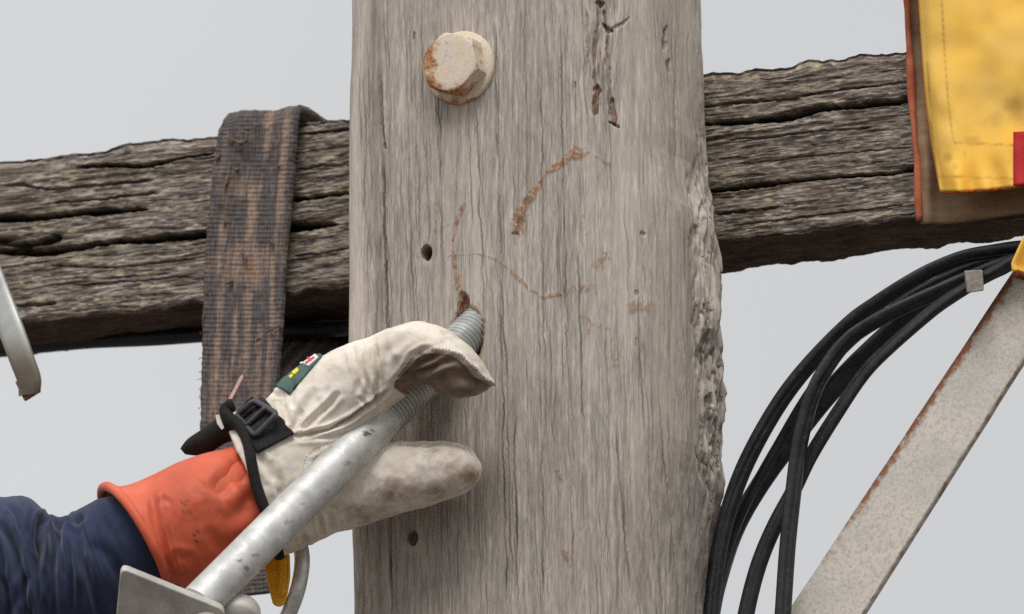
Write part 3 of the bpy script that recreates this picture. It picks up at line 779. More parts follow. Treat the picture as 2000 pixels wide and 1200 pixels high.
# hexagon bolt and washer in the pole
def basis(nrm):
    n_ = np.array(nrm, float); n_ /= np.linalg.norm(n_)
    a_ = np.cross([0, 0, 1.0], n_); a_ /= np.linalg.norm(a_)
    return n_, a_, np.cross(n_, a_)
bn, ba, bb = basis((-0.05, -1, 0.01))
bc = P(900, 133, -0.0005)
def disc(name, c, n_, a_, b_, prof, m_=48, rfun=None):
    th = np.linspace(0, 2 * math.pi, m_, endpoint=False)
    rings = []
    for (r_, h_) in prof:
        rr = r_ * (np.ones(m_) if rfun is None else rfun(th))
        rings.append(c + n_ * h_ + a_[None] * (rr * np.cos(th))[:, None] + b_[None] * (rr * np.sin(th))[:, None])
    return capped(name, np.array(rings), True)
wr = 0.0318
me = disc('washer', bc, bn, ba, bb, [(wr * 0.98, -0.004), (wr, -0.001), (wr, 0.0012), (wr * 0.95, 0.0026), (wr * 0.6, 0.0034), (0.01, 0.0034)], 64)
co = vco(me); u_, v_ = proj(co)
fattr(me, 'rust', sstep(165, 205, v_) * 0.8)
bolt_head_z = 0.0195
def hexr(th): 
    k = (th + math.radians(18)) % (math.pi / 3) - math.pi / 6
    return math.cos(math.pi / 6) / np.cos(k)
R6 = 0.0280
rings = []
m_ = 96; th = np.linspace(0, 2 * math.pi, m_, endpoint=False)
hx = hexr(th)
for (h_, lim) in [(0.001, 9), (0.0035, 9), (0.0175, 9), (0.0188, 0.965), (0.0200, 0.92), (0.0209, 0.875), (0.0212, 0.83), (0.0213, 0.6), (0.0213, 0.3), (0.0213, 0.05)]:
    rr = R6 * np.minimum(hx, lim)
    rings.append(bc + bn * h_ + ba[None] * (rr * np.cos(th))[:, None] + bb[None] * (rr * np.sin(th))[:, None])
# subdivide sides a little and roughen
rings = np.array(rings)
mb = capped('hex_bolt', rings, True)
bm = bmesh.new(); bm.from_mesh(mb); 
bm.to_mesh(mb); bm.free()
try:
    mb.set_sharp_from_angle(angle=math.radians(28))
except Exception:
    pass
co = vco(mb); u_, v_ = proj(co)
hh = (co - bc) @ bn
fattr(mb, 'rust', np.clip((1 - sstep(840, 868, u_)) * 0.8 + sstep(158, 190, v_) * 0.8 + 0.3 * (hh < 0.018) + 0.55 * np.exp(-((hh - 0.0192) / 0.0012) ** 2), 0, 1.0))
hb = link('hex_bolt', mb, BOLT_M, pole)
tag(hb, 'cream painted hexagonal bolt head, rusty at its lower left')
link2('washer', me, BOLT_M, hb)

# splintered rim of the rod hole (part of the pole)
bm = bmesh.new()
for k in range(26):
    a = random.uniform(-2.9, 0.1) if k < 18 else random.uniform(-0.4, 1.6)
    cx, cy = 917 + 27 * math.cos(a), 640 + 50 * math.sin(a)
    if k > 20: cx, cy = random.uniform(900, 912), random.uniform(570, 600)
    p0 = P(cx, cy, random.uniform(0.002, 0.008)); ln = random.uniform(6, 18); w_ = random.uniform(1.2, 3.0)
    p1 = P(cx + random.uniform(-5, 5), cy - ln * random.choice((1, 1, -0.5)), -random.uniform(0.0, 0.006))
    vs = [bm.verts.new(q) for q in (p0 - RT * w_ * S, p0 + RT * w_ * S, p0 + np.array([0, .002, 0]), p1)]
    for f in ((0, 1, 3), (1, 2, 3), (2, 0, 3), (0, 2, 1)): bm.faces.new([vs[i] for i in f])
me = bpy.data.meshes.new('splinters'); bm.to_mesh(me); bm.free()
o = link('splintered_rim', me, SPLIN_M, pole); o['kind'] = 'stuff'

# ================================================================== CROSSARM
BY = 0.178; BDEP = 0.098
zt_b = P(200, 291, BY)[2]; zb_b = P(200, 614, BY)[2]
xx = np.concatenate([np.linspace(-1.15, -0.56, 40)[:-1], np.linspace(-0.56, 0.62, 760), np.linspace(0.62, 1.15, 40)[1:]])
H = zt_b - zb_b
zs = np.linspace(0, 1, 300)
sec_pts = []
for f in zs: sec_pts.append((0.0, zt_b - f * H, 0, -1))            # (dy, z, normal z, normal y)
for f in np.linspace(0, 1, 40)[1:]: sec_pts.append((f * BDEP, zb_b, -1, 0))
for f in np.linspace(0, 1, 12)[1:]: sec_pts.append((BDEP, zb_b + f * H, 0, 1))
for f in np.linspace(0, 1, 30)[1:-1]: sec_pts.append((BDEP * (1 - f), zt_b, 1, 0))
sp = np.array(sec_pts); ns = len(sp)
X = np.repeat(xx[:, None], ns, 1); Y = BY + np.repeat(sp[None, :, 0], len(xx), 0); Z = np.repeat(sp[None, :, 1], len(xx), 0)
# rounded long edges
er = 0.006
fr = np.clip((er - (Z - zb_b)) / er, 0, 1) * (sp[:, 0] == 0)
ft = np.clip((er * 1.6 - (zt_b - Z)) / (er * 1.6), 0, 1) * (sp[:, 0] == 0)
Y = Y + (fr ** 2) * er * 0.7 + (ft ** 2) * er * 1.2
U, V = proj(np.stack([X, Y, Z], -1))
# coordinates along the grain in pixels: s along the beam, w across it
Wc = (zt_b - Z) / S + (Y - BY) / S * 0.6
Sx = X / S
front = (sp[None, :, 0] == 0) * np.ones_like(X)
bend = (fbm(Sx / 260, 0 * Sx, 3, 2) - 0.5) * 16
g = fbm(Sx / 150, (Wc + bend) / 13, 4, 4, 0.55) - 0.5
D = g * 0.0018 + (fbm(Sx / 320, Wc / 60, 6, 3) - 0.5) * 0.005
fine = fbm(Sx / 40, (Wc + bend) / 4.2, 8, 3) - 0.5
D += fine * 0.0012
D += (fbm(Sx / 14, Wc / 6, 9, 3) - 0.5) * 0.0016
crk = np.zeros_like(X)
tearline = fbm(Sx / 110 + 5, (Wc + bend) / 8.5, 10, 3)
lowr = sstep(0.585, 0.66, tearline) * front
D -= lowr * 0.0012; crk = np.maximum(crk, lowr * 0.18)
tl2 = fbm(Sx / 60 + 15, (Wc + bend) / 5.0, 13, 3)
crk = np.maximum(crk, sstep(0.60, 0.70, tl2) * 0.40 * front)
def bcrack(poly, w, dp, seed):
    global D, crk
    poly = [np.array(p, float) for p in poly]
    lo = np.min(poly, 0) - 30; hi = np.max(poly, 0) + 30
    mk = (U > lo[0]) & (U < hi[0]) & (V > lo[1]) & (V < hi[1]) & (front > 0)
    d, arc = pdist(U[mk], V[mk] + (fbm(U[mk] / 60, 0 * U[mk], 20 + seed, 3) - 0.5) * 7 + (vnoise(U[mk] / 9, 0 * U[mk], 24 + seed) - 0.5) * 2.5, poly)
    ww_ = w * (0.5 + 0.9 * fbm(arc * 7 + seed, 0 * arc, 25 + seed, 2)) * np.sqrt(np.clip(arc * 14, 0, 1) * np.clip((1 - arc) * 14, 0, 1))
    gg = 1 - sstep(0.55, 1.1, d / np.maximum(ww_, 0.2))
    kk = 1.0 if w > 4 else 0.55
    D[mk] -= gg * dp * kk; crk[mk] = np.maximum(crk[mk], gg * 0.95 * kk)
for k, (poly, w, dp) in enumerate([
        ([(-40, 430), (60, 424), (110, 419), (180, 415), (290, 409)], 7, 0.018), ([(-40, 492), (60, 490), (110, 489), (190, 478), (290, 468), (420, 456), (560, 444), (660, 436)], 8.5, 0.022), ([(-40, 470), (40, 478), (120, 466)], 8, 0.010),
        ([(150, 327), (200, 322), (280, 326), (350, 310), (420, 300)], 4.5, 0.010), ([(540, 394), (600, 387), (690, 378)], 5, 0.014), ([(560, 442), (610, 441), (650, 437)], 5, 0.014), ([(30, 598), (70, 595), (110, 592)], 4, 0.008),
        ([(1360, 246), (1400, 242), (1480, 236), (1540, 227), (1600, 213), (1700, 204), (1800, 190), (1900, 180), (2050, 166)], 8.5, 0.024), ([(1370, 372), (1430, 369), (1530, 358), (1600, 349), (1700, 343), (1800, 330), (2000, 306)], 5.5, 0.018),
        ([(1370, 206), (1430, 203), (1510, 196), (1560, 190)], 3.6, 0.008), ([(1560, 187), (1640, 176), (1790, 158)], 2.6, 0.006), ([(1395, 416), (1450, 412), (1520, 406)], 3, 0.008), ([(580, 262), (640, 258), (690, 250)], 3, 0.008),
        ([(0, 355), (90, 372), (180, 366), (300, 352)], 3, 0.006), ([(100, 398), (200, 388), (310, 378)], 2.8, 0.005), ([(100, 520), (230, 520), (380, 505)], 2.5, 0.005), ([(90, 560), (200, 552), (380, 540)], 2.2, 0.004),
        ([(1420, 275), (1560, 262), (1700, 250)], 2.2, 0.004), ([(1440, 320), (1600, 305), (1780, 288)], 2.2, 0.004), ([(1430, 440), (1560, 425), (1760, 400)], 2.0, 0.004), ([(580, 330), (680, 318)], 2.4, 0.005), ([(575, 500), (680, 486)], 2.2, 0.005)]):
    bcrack(poly, w, dp, k)
# ragged top edge with chipped hollows
topw = np.exp(-((zt_b - Z) / 0.012) ** 2) * (sp[None, :, 0] < BDEP)
chip = fbm(Sx / 75, 0 * Sx, 15, 4) - 0.5
chip2 = fbm(Sx / 16, Y / S / 14, 16, 3) - 0.5
Z = Z + topw * (chip * 0.008 + chip2 * 0.003)
botw = np.exp(-((Z - zb_b) / 0.006) ** 2)
Z = Z + botw * ((fbm(Sx / 45, Y / S / 40, 18, 4) - 0.5) * 0.007)
Ny = np.repeat(sp[None, :, 3], len(xx), 0); Nz = np.repeat(sp[None, :, 2], len(xx), 0)
Y = Y + Ny * D * np.where(np.abs(Ny) > 0, 1, 0); Z = Z + Nz * D * 0.7
me = mesh_from('crossarm', np.stack([X, Y, Z], -1).reshape(-1, 3), grid_faces(len(xx), ns, True))
bm = bmesh.new(); bm.from_mesh(me); bm.verts.ensure_lookup_table()
bm.faces.new([bm.verts[k] for k in range(ns)]); bm.faces.new([bm.verts[(len(xx) - 1) * ns + k] for k in range(ns)])
bmesh.ops.recalc_face_normals(bm, faces=bm.faces); bm.to_mesh(me); bm.free()
me.polygons.foreach_set('use_smooth', [True] * len(me.polygons))
fattr(me, 'crk', crk)
brown = np.where((sp[None, :, 2] < 0) * np.ones_like(X) > 0, 0.85, 0.0) * (0.7 + 0.4 * fbm(Sx / 60, Wc / 20, 19, 3))  # brown underside, with its shade painted into the colour
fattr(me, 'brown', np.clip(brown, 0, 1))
fattr(me, 'lichen', sstep(0.60, 0.68, fbm(Sx / 26, Wc / 11, 91, 4, 0.55)) * sstep(0.42, 0.55, fbm(Sx / 150, Wc / 90, 92, 2)) * front)
fattr(me, 'bleach', sstep(0.60, 0.68, fbm(Sx / 34 + 40, Wc / 6, 93, 4, 0.6)) * front)
fleck = sstep(0.62, 0.70, fbm(Sx / 22 + 9, Wc / 4.5, 94, 3)) * front * 0.5
fattr(me, 'fleck', fleck)
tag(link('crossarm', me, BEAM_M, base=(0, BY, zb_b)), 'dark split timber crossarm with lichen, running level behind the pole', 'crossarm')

# ================================================================== SLING
rowsL = [(388, 1168), (389, 1080), (390, 980), (390, 880), (392, 800), (395, 700), (397, 610), (401, 520), (408, 430), (416, 340), (424, 270)]
rowsR = [(528, 1158), (528, 1080), (528, 980), (530, 880), (540, 800), (549, 700), (556, 610), (560, 520), (568, 430), (575, 340), (581, 270)]
stL = [P(u, v, BY - 0.016) for u, v in rowsL]; stR = [P(u, v, BY - 0.016) for u, v in rowsR]
tl, tr = P(433, 226, BY - 0.012), P(588, 217, BY - 0.012)
stL += [P(428, 243, BY - 0.015), tl]; stR += [P(584, 236, BY - 0.015), tr]
for (dy, dz) in [(0.012, 0.003), (0.05, 0.002), (0.09, 0.0), (0.122, -0.008), (0.127, -0.03)]:
    stL.append(tl + [0.0, dy, dz]); stR.append(tr + [0.0, dy, dz])
for (dz, dy) in [(-0.10, 0.128), (-0.165, 0.118), (-0.215, 0.062), (-0.262, 0.026), (-0.30, 0.014), (-0.36, 0.008), (-0.418, 0.006)]:
    off = np.array([max(dz, -0.25) * 0.076, dy, dz])
    stL.append(tl + off); stR.append(tr + off)
NS = 760
cl = crom(np.array(stL), NS); cr_ = crom(np.array(stR), NS)
mid = (cl + cr_) / 2; half = (cr_ - cl) / 2
tt = np.gradient(mid, axis=0); tt /= np.linalg.norm(tt, axis=1)[:, None]
nn = np.cross(half / np.linalg.norm(half, axis=1)[:, None], tt); nn /= np.linalg.norm(nn, axis=1)[:, None]
# make the normal point outward (towards the camera on the front leg)
if nn[10] @ FW > 0: nn = -nn
arcs = np.concatenate([[0], np.cumsum(np.linalg.norm(np.diff(mid, axis=0), axis=1))])
cu = np.linspace(-1, 1, 70)
TH = 0.0070
ring_u = np.concatenate([cu, cu[::-1]])
ring_t = np.concatenate([np.sqrt(np.clip(1 - np.abs(cu) ** 14, 0, 1)), -np.sqrt(np.clip(1 - np.abs(cu[::-1]) ** 14, 0, 1))])
Ug, Ag = np.meshgrid(ring_u, arcs)
front_t = np.concatenate([np.ones(70), np.zeros(70)])[None]
wavy = (fbm(Ug * 1.3, Ag * 9, 3, 3) - 0.5) * 0.004 - 0.0025 * np.exp(-((Ug - 0.1) / 0.5) ** 2)
ribs = (np.sin(Ag * 2 * math.pi / 0.0040) * 0.0004 * np.clip(fbm(Ug * 2.5, Ag * 22, 15, 3) * 3.6 - 1.55, 0.03, 1) + (fbm(Ug * 9, Ag * 300, 5, 2) - 0.5) * 0.0016)
selv = 0.0016 * np.exp(-((np.abs(Ug) - 0.93) / 0.07) ** 2)
edge = 1 + (fbm(np.sign(Ug) * 3 + 7, Ag * 220, 6, 3) - 0.5) * 0.05 * (np.abs(Ug) > 0.97)
_av = arcs[np.argmin(np.linalg.norm(mid - (tl + tr) / 2, axis=1))]
should = np.exp(-((Ag - _av) / 0.016) ** 2)
edge = edge * (1 - 0.075 * should * (Ug < -0.4) * np.abs(Ug))
sag = -UP * 1.0
VV = mid[:, None] + half[:, None] * (Ug * edge)[..., None] + nn[:, None] * (TH / 2 * ring_t[None] + wavy + front_t * (ribs + selv))[..., None]
VV = VV - UP * (0.0045 * should * np.clip(-Ug - 0.62, 0, 1) / 0.38)[..., None] - UP * (0.0016 * should * (fbm(Ug * 3, 0 * Ug, 44, 3) - 0.2))[..., None]
me = capped('sling', VV)
fattr(me, 'su', Ug); fattr(me, 'sv', Ag)
wu, wv_ = proj(VV.reshape(-1, 3)); wu = wu.reshape(Ug.shape); wv_ = wv_.reshape(Ug.shape)
wear = 0 * Ug
for (c0, w, a, y0, y1) in [(0.28, 0.13, 0.7, 215, 300), (0.75, 0.10, 0.75, 215, 430), (0.05, 0.11, 0.75, 360, 480), (0.72, 0.08, 0.5, 380, 900), (-0.55, 0.10, 0.45, 440, 900), (0.0, 0.75, 0.5, 350, 385), (0.0, 0.8, 0.55, 478, 560), (0.1, 0.10, 0.5, 560, 760), (-0.2, 0.08, 0.4, 600, 800), (0.45, 0.10, 0.5, 640, 820), (-0.6, 0.15, 0.5, 650, 830), (-0.3, 0.6, 0.25, 700, 840), (-0.75, 0.1, 0.3, 240, 360)]:
    wear = np.maximum(wear, a * np.exp(-((Ug - c0) / w) ** 2) * sstep(y0 - 25, y0 + 25, wv_) * (1 - sstep(y1 - 30, y1 + 30, wv_)))
fattr(me, 'wear', wear)
sling = tag(link('lifting_sling', me, SLING_M, base=tuple(((tl + tr) / 2).tolist())), 'worn charcoal webbing sling with brown streaks looped over the crossarm', 'sling')
# crumbs of bark and loose threads stuck to the sling
bm = bmesh.new()
for k, (u0, v0, u1, v1, w_, h_) in enumerate([(446, 270, 470, 280, 5, .006), (468, 282, 486, 270, 4, .008), (470, 278, 474, 292, 4, .006), (493, 240, 500, 246, 4, .004), (427, 399, 444, 400, 2.4, .005), (462, 333, 465, 329, 4, .004), (543, 322, 545, 326, 4, .004), (446, 345, 438, 372, 4, .005),
                                              (470, 490, 482, 512, 4, .005), (402, 600, 395, 640, 2, .003), (545, 635, 550, 640, 4, .005), (520, 650, 540, 640, 3, .005), (440, 440, 436, 425, 4, .005), (500, 665, 512, 660, 4, .005), (427, 300, 424, 312, 4, .004), (455, 550, 440, 556, 4, .004), (405, 560, 403, 575, 3, .003), (530, 470, 536, 478, 3, .004)]):
    a_ = P(u0, v0, BY - 0.016 - h_); b_ = P(u1, v1, BY - 0.016 - h_ - 0.002)
    pth = np.array([a_ + (b_ - a_) * t + np.array([random.uniform(-1, 1) for _ in range(3)]) * 0.0009 for t in np.linspace(0, 1, 6)])
    rad = w_ * S * 0.8 * np.array([0.4, 0.9, 1.1, 1.0, 0.8, 0.25]) * np.random.default_rng(k).uniform(0.7, 1.2, 6)
    tmp = tube('t', pth, rad, 7)
    bm.from_mesh(tmp); bpy.data.meshes.remove(tmp)
for k in range(36):                           # frayed hairs along the top and left selvedge
    if k < 22: u0, v0 = random.uniform(432, 590), 0; v0 = 226 - (u0 - 433) / 155 * 9
    else: v0 = random.uniform(240, 800); u0 = np.interp(v0, [240, 520, 800], [427, 401, 391])
    a_ = P(u0, v0 + 3, BY - 0.013); 
    pth = np.array([a_ + RT * S * (random.uniform(-1, 1) * t * 4 - (t * 5 if k >= 22 else 0)) + UP * S * t * (random.uniform(4, 9) if k < 22 else random.uniform(-6, 2)) for t in np.linspace(0, 1, 4)])
    tmp = tube('t', pth, 0.00028, 5); bm.from_mesh(tmp); bpy.data.meshes.remove(tmp)
me = bpy.data.meshes.new('bark_crumbs'); bm.to_mesh(me); bm.free()
o = link('bark_crumbs', me, TWIG_M, sling); o['kind'] = 'stuff'

# ================================================================== BLACK CABLES UNDER THE CROSSARM
def ypath(pts, n):
    q = crom(pts, n); return P(q[:, 0], q[:, 1], q[:, 2])
pth = ypath([(-330, 700, 0.262), (-120, 690, 0.262), (0, 680, 0.260), (130, 671, 0.258), (260, 662, 0.256), (400, 655, 0.254), (560, 648, 0.252), (700, 640, 0.25), (900, 610, 0.25), (1100, 560, 0.25)], 160)
me = tube('cable', pth, 0.0072 + 0.0006 * np.sin(np.linspace(0, 30, 160)), 18, lambda th: 1 + 0.07 * np.cos(2 * th))
tag(link('service_cable', me, CABLE_M, base=tuple(pth[0])), 'straight black cable tucked along the underside of the crossarm behind the sling', 'cable')
pth = ypath([(330, 600, 0.30), (450, 640, 0.30), (540, 655, 0.30), (620, 662, 0.295), (720, 668, 0.29), (860, 640, 0.285), (1000, 580, 0.28)], 90)
me = tube('cable', pth, np.linspace(0.014, 0.027, 90), 24, lambda th: 1 + 0.05 * np.cos(3 * th))
tag(link('cable_bundle', me, TAPE_M, base=tuple(pth[0])), 'thick black taped cable bundle under the crossarm, between the sling and the pole', 'cable')

# ================================================================== HANGER AT THE LEFT
ce = [(-75, 430), (-30, 520), (0, 590), (22, 645), (42, 700), (57, 742), (58, 770)]
wd = [27, 27, 25, 24, 23, 22, 20]
c2 = np.array(ce, float)
q = crom(np.column_stack([c2, wd, [0.07, 0.07, 0.068, 0.064, 0.066, 0.072, 0.078]]), 80)
tx = np.gradient(q[:, :2], axis=0); tx /= np.linalg.norm(tx, axis=1)[:, None]
nx = np.column_stack([tx[:, 1], -tx[:, 0]])
nx[-22:] = nx[-22:] * 0.6 + np.array([0.93, -0.36]) * 0.4
A_ = P(q[:, 0] - nx[:, 0] * q[:, 2], q[:, 1] - nx[:, 1] * q[:, 2], q[:, 3]); B_ = P(q[:, 0] + nx[:, 0] * q[:, 2], q[:, 1] + nx[:, 1] * q[:, 2], q[:, 3] - 0.004)
mid = (A_ + B_) / 2; half = (B_ - A_) / 2
tt = np.gradient(mid, axis=0); tt /= np.linalg.norm(tt, axis=1)[:, None]
nn = np.cross(half, tt); nn /= np.linalg.norm(nn, axis=1)[:, None]
if nn[20] @ FW > 0: nn = -nn
ru = np.array([-1, -0.94, -0.5, 0, 0.5, 0.94, 1, 1, 0.94, 0.5, 0, -0.5, -0.94, -1]); rtk = np.array([.5, 1, 1.15, 1.2, 1.15, 1, .5, -.5, -1, -.9, -.85, -.9, -1, -.5])
VV = mid[:, None] + half[:, None] * ru[None, :, None] + nn[:, None] * (rtk * 0.0025)[None, :, None]
me = capped('hanger', VV)
uu, vv = proj(vco(me))
fattr(me, 'warm', np.clip(sstep(640, 720, vv) * 0.9, 0, 1))
hanger = tag(link('steel_hanger', me, HANGER_M, base=tuple(mid[40])), 'bent flat galvanised strap hanger with hooked lower end at the far left', 'bracket')
lip = [P(58 + 22, 752, 0.078), P(52, 783, 0.080), P(34, 750, 0.098), P(42, 744, 0.098)]
lip = [P(81, 766, 0.0745), P(50, 785, 0.0785), P(33, 750, 0.100), P(60, 735, 0.100)]
me = slab('lip', lip, [0, -1, 0.2], 0.004, 0.0008)
fattr(me, 'warm', np.ones(len(me.vertices)))
link('hook_lip', me, LIP_M, hanger)

# ================================================================== YELLOW COVER ON THE RIGHT
def sheet(name, grid, thick):
    """closed cloth panel of given thickness from a (rows, cols, 3) grid facing the camera"""
    nv_, nu_ = grid.shape[:2]
    du = np.gradient(grid, axis=1); dv = np.gradient(grid, axis=0)
    nr_ = np.cross(du, dv); nr_ /= np.linalg.norm(nr_, axis=2, keepdims=True)
    if nr_[nv_ // 2, nu_ // 2] @ FW > 0: nr_ = -nr_
    v = np.vstack([grid.reshape(-1, 3), (grid - nr_ * thick).reshape(-1, 3)])
    g = grid_faces(nv_, nu_); n = nu_ * nv_
    f = g.tolist() + (g[:, ::-1] + n).tolist()
    loop = list(range(nu_)) + [j * nu_ + nu_ - 1 for j in range(1, nv_)] + [(nv_ - 1) * nu_ + i for i in range(nu_ - 2, -1, -1)] + [j * nu_ for j in range(nv_ - 2, 0, -1)]
    for k in range(len(loop)):
        a, b = loop[k], loop[(k + 1) % len(loop)]; f.append([a, a + n, b + n, b])
    return recalc(mesh_from(name, v, f, True))
nv_, nu_ = 150, 120
vv = np.linspace(-260, 1, nv_)[:, None]; b = np.linspace(0, 1, nv_)[:, None]; a = np.linspace(0, 1, nu_)[None]
left_v = np.linspace(-320, 374, nv_); right_v = np.linspace(-360, 333, nv_)
lx = interp(left_v, [(-320, 1775), (-100, 1788), (0, 1794), (100, 1800), (200, 1808), (280, 1819), (330, 1828), (374, 1836)])
UU = lx[:, None] + (2330 - lx[:, None]) * a
VVp = left_v[:, None] + (right_v - left_v)[:, None] * a + 4 * np.sin(a * 9) * b
YY = 0.115 + (fbm(a * 4, b * 5, 3, 3) - 0.5) * 0.016 + 0.010 * np.exp(-(a / 0.02) ** 2) - 0.010 * b ** 3 * (0.5 + vnoise(a * 14, b * 0 + 2, 5)) + 0.004 * sstep(0.9, 1, b) * np.sin(a * 60)
G = P(UU, VVp, YY)
me = sheet('front_panel', G, 0.003)
co = vco(me); u_, v_ = proj(co)
dark_line = np.zeros(len(co)); dirt = np.zeros(len(co))
def dash(u, v, poly, w, period, duty=0.62):
    d, arc = pdist(u, v, poly); L = np.hypot(*np.diff(np.array(poly, float), axis=0).T).sum()
    return (1 - sstep(w * 0.6, w * 1.2, d)) * (((arc * L) % period) < duty * period)
for poly in ([(1843, -300), (1838, 0), (1845, 90), (1851, 180), (1858, 240), (1864, 280), (1990, 284), (2300, 270)], [(1812, 120), (1818, 240), (1830, 344), (1990, 350), (2300, 330)]):
    d, arc = pdist(u_, v_, poly)
    dark_line = np.maximum(dark_line, np.exp(-(d / 1.9) ** 2) * (0.30 + 0.40 * (np.sin(arc * 900) > -0.2)))
for (x, y, rx_, ry_, a_) in [(1984, 212, 34, 50, .6), (1950, 235, 60, 30, .45), (1960, 150, 60, 50, .15), (1852, 308, 14, 14, .75), (1818, 240, 14, 60, .35), (1865, 325, 10, 10, .6), (1902, 275, 30, 14, .5), (1825, 180, 20, 60, .35), (1884, 300, 6, 20, .5), (1970, 318, 6, 12, .5)]:
    dirt = np.maximum(dirt, a_ * np.exp(-((u_ - x) / rx_) ** 2 - ((v_ - y) / ry_) ** 2))
fattr(me, 'dark_line', dark_line); fattr(me, 'dirt', dirt)
cov = empty('canvas_cover', tuple(P(2080, 374, 0.13).tolist()))
tag(cov, 'yellow canvas tool bag with tan backing and red patch hanging before the crossarm', 'bag')
link('front_panel', me, YELLOW_M, cov)
bvh_front = bvh_of(me.copy()) if False else None
# rolled hem in dark orange along the yellow panel's side and bottom
edge_px = [(u, v) for u, v in zip(lx[::6], left_v[::6])]
hem = [G[j, 0] for j in range(0, nv_, 3)] + [G[-1, i] for i in range(1, nu_, 3)]
hem = np.array(hem)
me = tube('hem', hem + np.array([0.0, 0.0025, 0]), 0.0015, 8)
link('hem', me, plain('dark_orange_hem', (170, 70, 40), (200, 104, 44), 90, 0.85), cov)
# tan backing panel, a little longer
left2 = np.linspace(-320, 438, nv_); right2 = np.linspace(-360, 388, nv_)
lx2 = interp(left2, [(-320, 1760), (0, 1772), (100, 1777), (200, 1783), (320, 1791), (438, 1798)]) + (fbm(left2 / 70, left2 * 0, 4, 2) - 0.5) * 5
UU = lx2[:, None] + (2330 - lx2[:, None]) * a
VVp = left2[:, None] + (right2 - left2)[:, None] * a + 3 * np.sin(a * 12)
YY = 0.150 + (fbm(a * 5, b * 5, 9, 3) - 0.5) * 0.014 - 0.012 * np.exp(-((a - 0.03) / 0.03) ** 2) * np.sin(b * 9)
G2 = P(UU, VVp, YY)
link('backing_panel', sheet('backing', G2, 0.004), TAN_M, cov)
tr_ = np.array([G2[j, 0] for j in range(0, nv_, 2)])
tr_ = tr_ + RT * S * np.array([2.0 + 2 * math.sin(k * 0.22) for k in range(len(tr_))])[:, None] * 0.6
link('side_trim', tube('trim', tr_ - np.array([0, 0.003, 0]), 0.0030 + 0.0008 * np.sin(np.arange(len(tr_)) * 0.3), 10), TRIM_M, cov)
# red patch
pu = np.linspace(1979, 2300, 40)[None]; pb = np.linspace(0, 1, 24)[:, None]
pv = (258 - (pu - 1979) * 0.06) * (1 - pb) + (362 - (pu - 1979) * 0.08) * pb
fu = (pu + 0 * pv); 
def front_y(u, v):
    aa = (u - np.interp(v, left_v, lx)) / (2330 - np.interp(v, left_v, lx)); bb = (v - (left_v[0])) / (left_v[-1] - left_v[0])
    return 0.115 + (fbm(aa * 4, np.clip(bb + aa * 0.05, 0, 1) * 5, 3, 3) - 0.5) * 0.016 - 0.012
me = sheet('red_patch', P(fu, pv, front_y(fu, pv) - 0.004), 0.003)
link('red_patch', me, RED_M, cov)
# the yellow strap end lower down
pu = np.linspace(0, 1, 24)[None]; pb = np.linspace(0, 1, 20)[:, None]
UL = np.interp(pb, [0, 0.45, 0.8, 1], [2004, 1990, 1979, 1981]); 
UUs = UL + (2120 - UL) * pu
VVs = 462 + 66 * pb + (pu * 40) * (0.3 + pb * 0.9)
me = sheet('yellow_flap', P(UUs, VVs, 0.075 + 0.01 * np.sin(pu * 7)), 0.003)
fattr(me, 'dark_line', np.zeros(len(me.vertices))); fattr(me, 'dirt', np.zeros(len(me.vertices)))
flap = tag(link('yellow_flap', me, YELLOW_M, base=tuple(P(2050, 540, 0.08))), 'yellow canvas strap end wrapped round the top of the steel brace', 'strap')
low = P(UUs, VVs, 0.075 + 0.01 * np.sin(pu * 7))[-1]
link('dark_hem', tube('h', low + np.array([0, 0.003, -0.002]), 0.0038, 8), plain('brown_hem', (92, 44, 24), (130, 70, 40), 80, 0.9), flap)

# ================================================================== STEEL BRACE
n_ = 160; k_ = 26
t = np.linspace(-0.12, 1.25, n_)
eL = np.column_stack([1972 + (1545 - 1972) * t, 540 + (1186 - 540) * t])
eR = np.column_stack([2062 + (1645 - 2062) * t, 604 + (1262 - 604) * t])
yb = 0.135 - 0.01 * t
aa = np.linspace(0, 1, k_)
gr = np.array([P(eL[:, 0] * (1 - a) + eR[:, 0] * a, eL[:, 1] * (1 - a) + eR[:, 1] * a, yb + 0.0 * a) for a in aa]).transpose(1, 0, 2)
ripple = (fbm(t[:, None] * 9, aa[None] * 2, 4, 3) - 0.5) * 0.0015
gr = gr + np.array([0, 1.0, 0]) * ripple[..., None]
me = sheet('face_flange', gr, 0.006)
bm = bmesh.new(); bm.from_mesh(me)
bm.to_mesh(me); bm.free()
co = vco(me)
A2 = np.tile(np.tile(aa, n_), 2); T2 = np.tile(np.repeat(t, k_), 2)
rust = np.exp(-(A2 / 0.13) ** 2) * np.interp(T2, [-.2, 0, 0.3, 0.5, 0.65, 0.8, 0.95], [1.1, 1.05, 0.95, 0.9, 0.8, 0.5, 0.2]) + 0.45 * np.exp(-((1 - A2) / 0.05) ** 2)
fattr(me, 'rust', rust)
brace = empty('steel_brace', tuple(gr[-1, k_ // 2].tolist()))
tag(brace, 'speckled galvanised angle brace with rusty edges sloping below the yellow bag', 'brace')
link('face_flange', me, BRACE_M, brace)
bk = np.stack([gr[:, -1] + np.array([0, 0.0065, 0]), gr[:, -1] + FW * 0.05 + RT * 0.0035 - UP * 0.0025], 1)
bk = np.array([bk[:, 0] * (1 - a) + bk[:, 1] * a for a in np.linspace(0, 1, 8)]).transpose(1, 0, 2)
me = sheet('side_flange', bk, 0.006)
fattr(me, 'rust', np.full(len(me.vertices), 0.30))
link('side_flange', me, BRACE_M, brace)

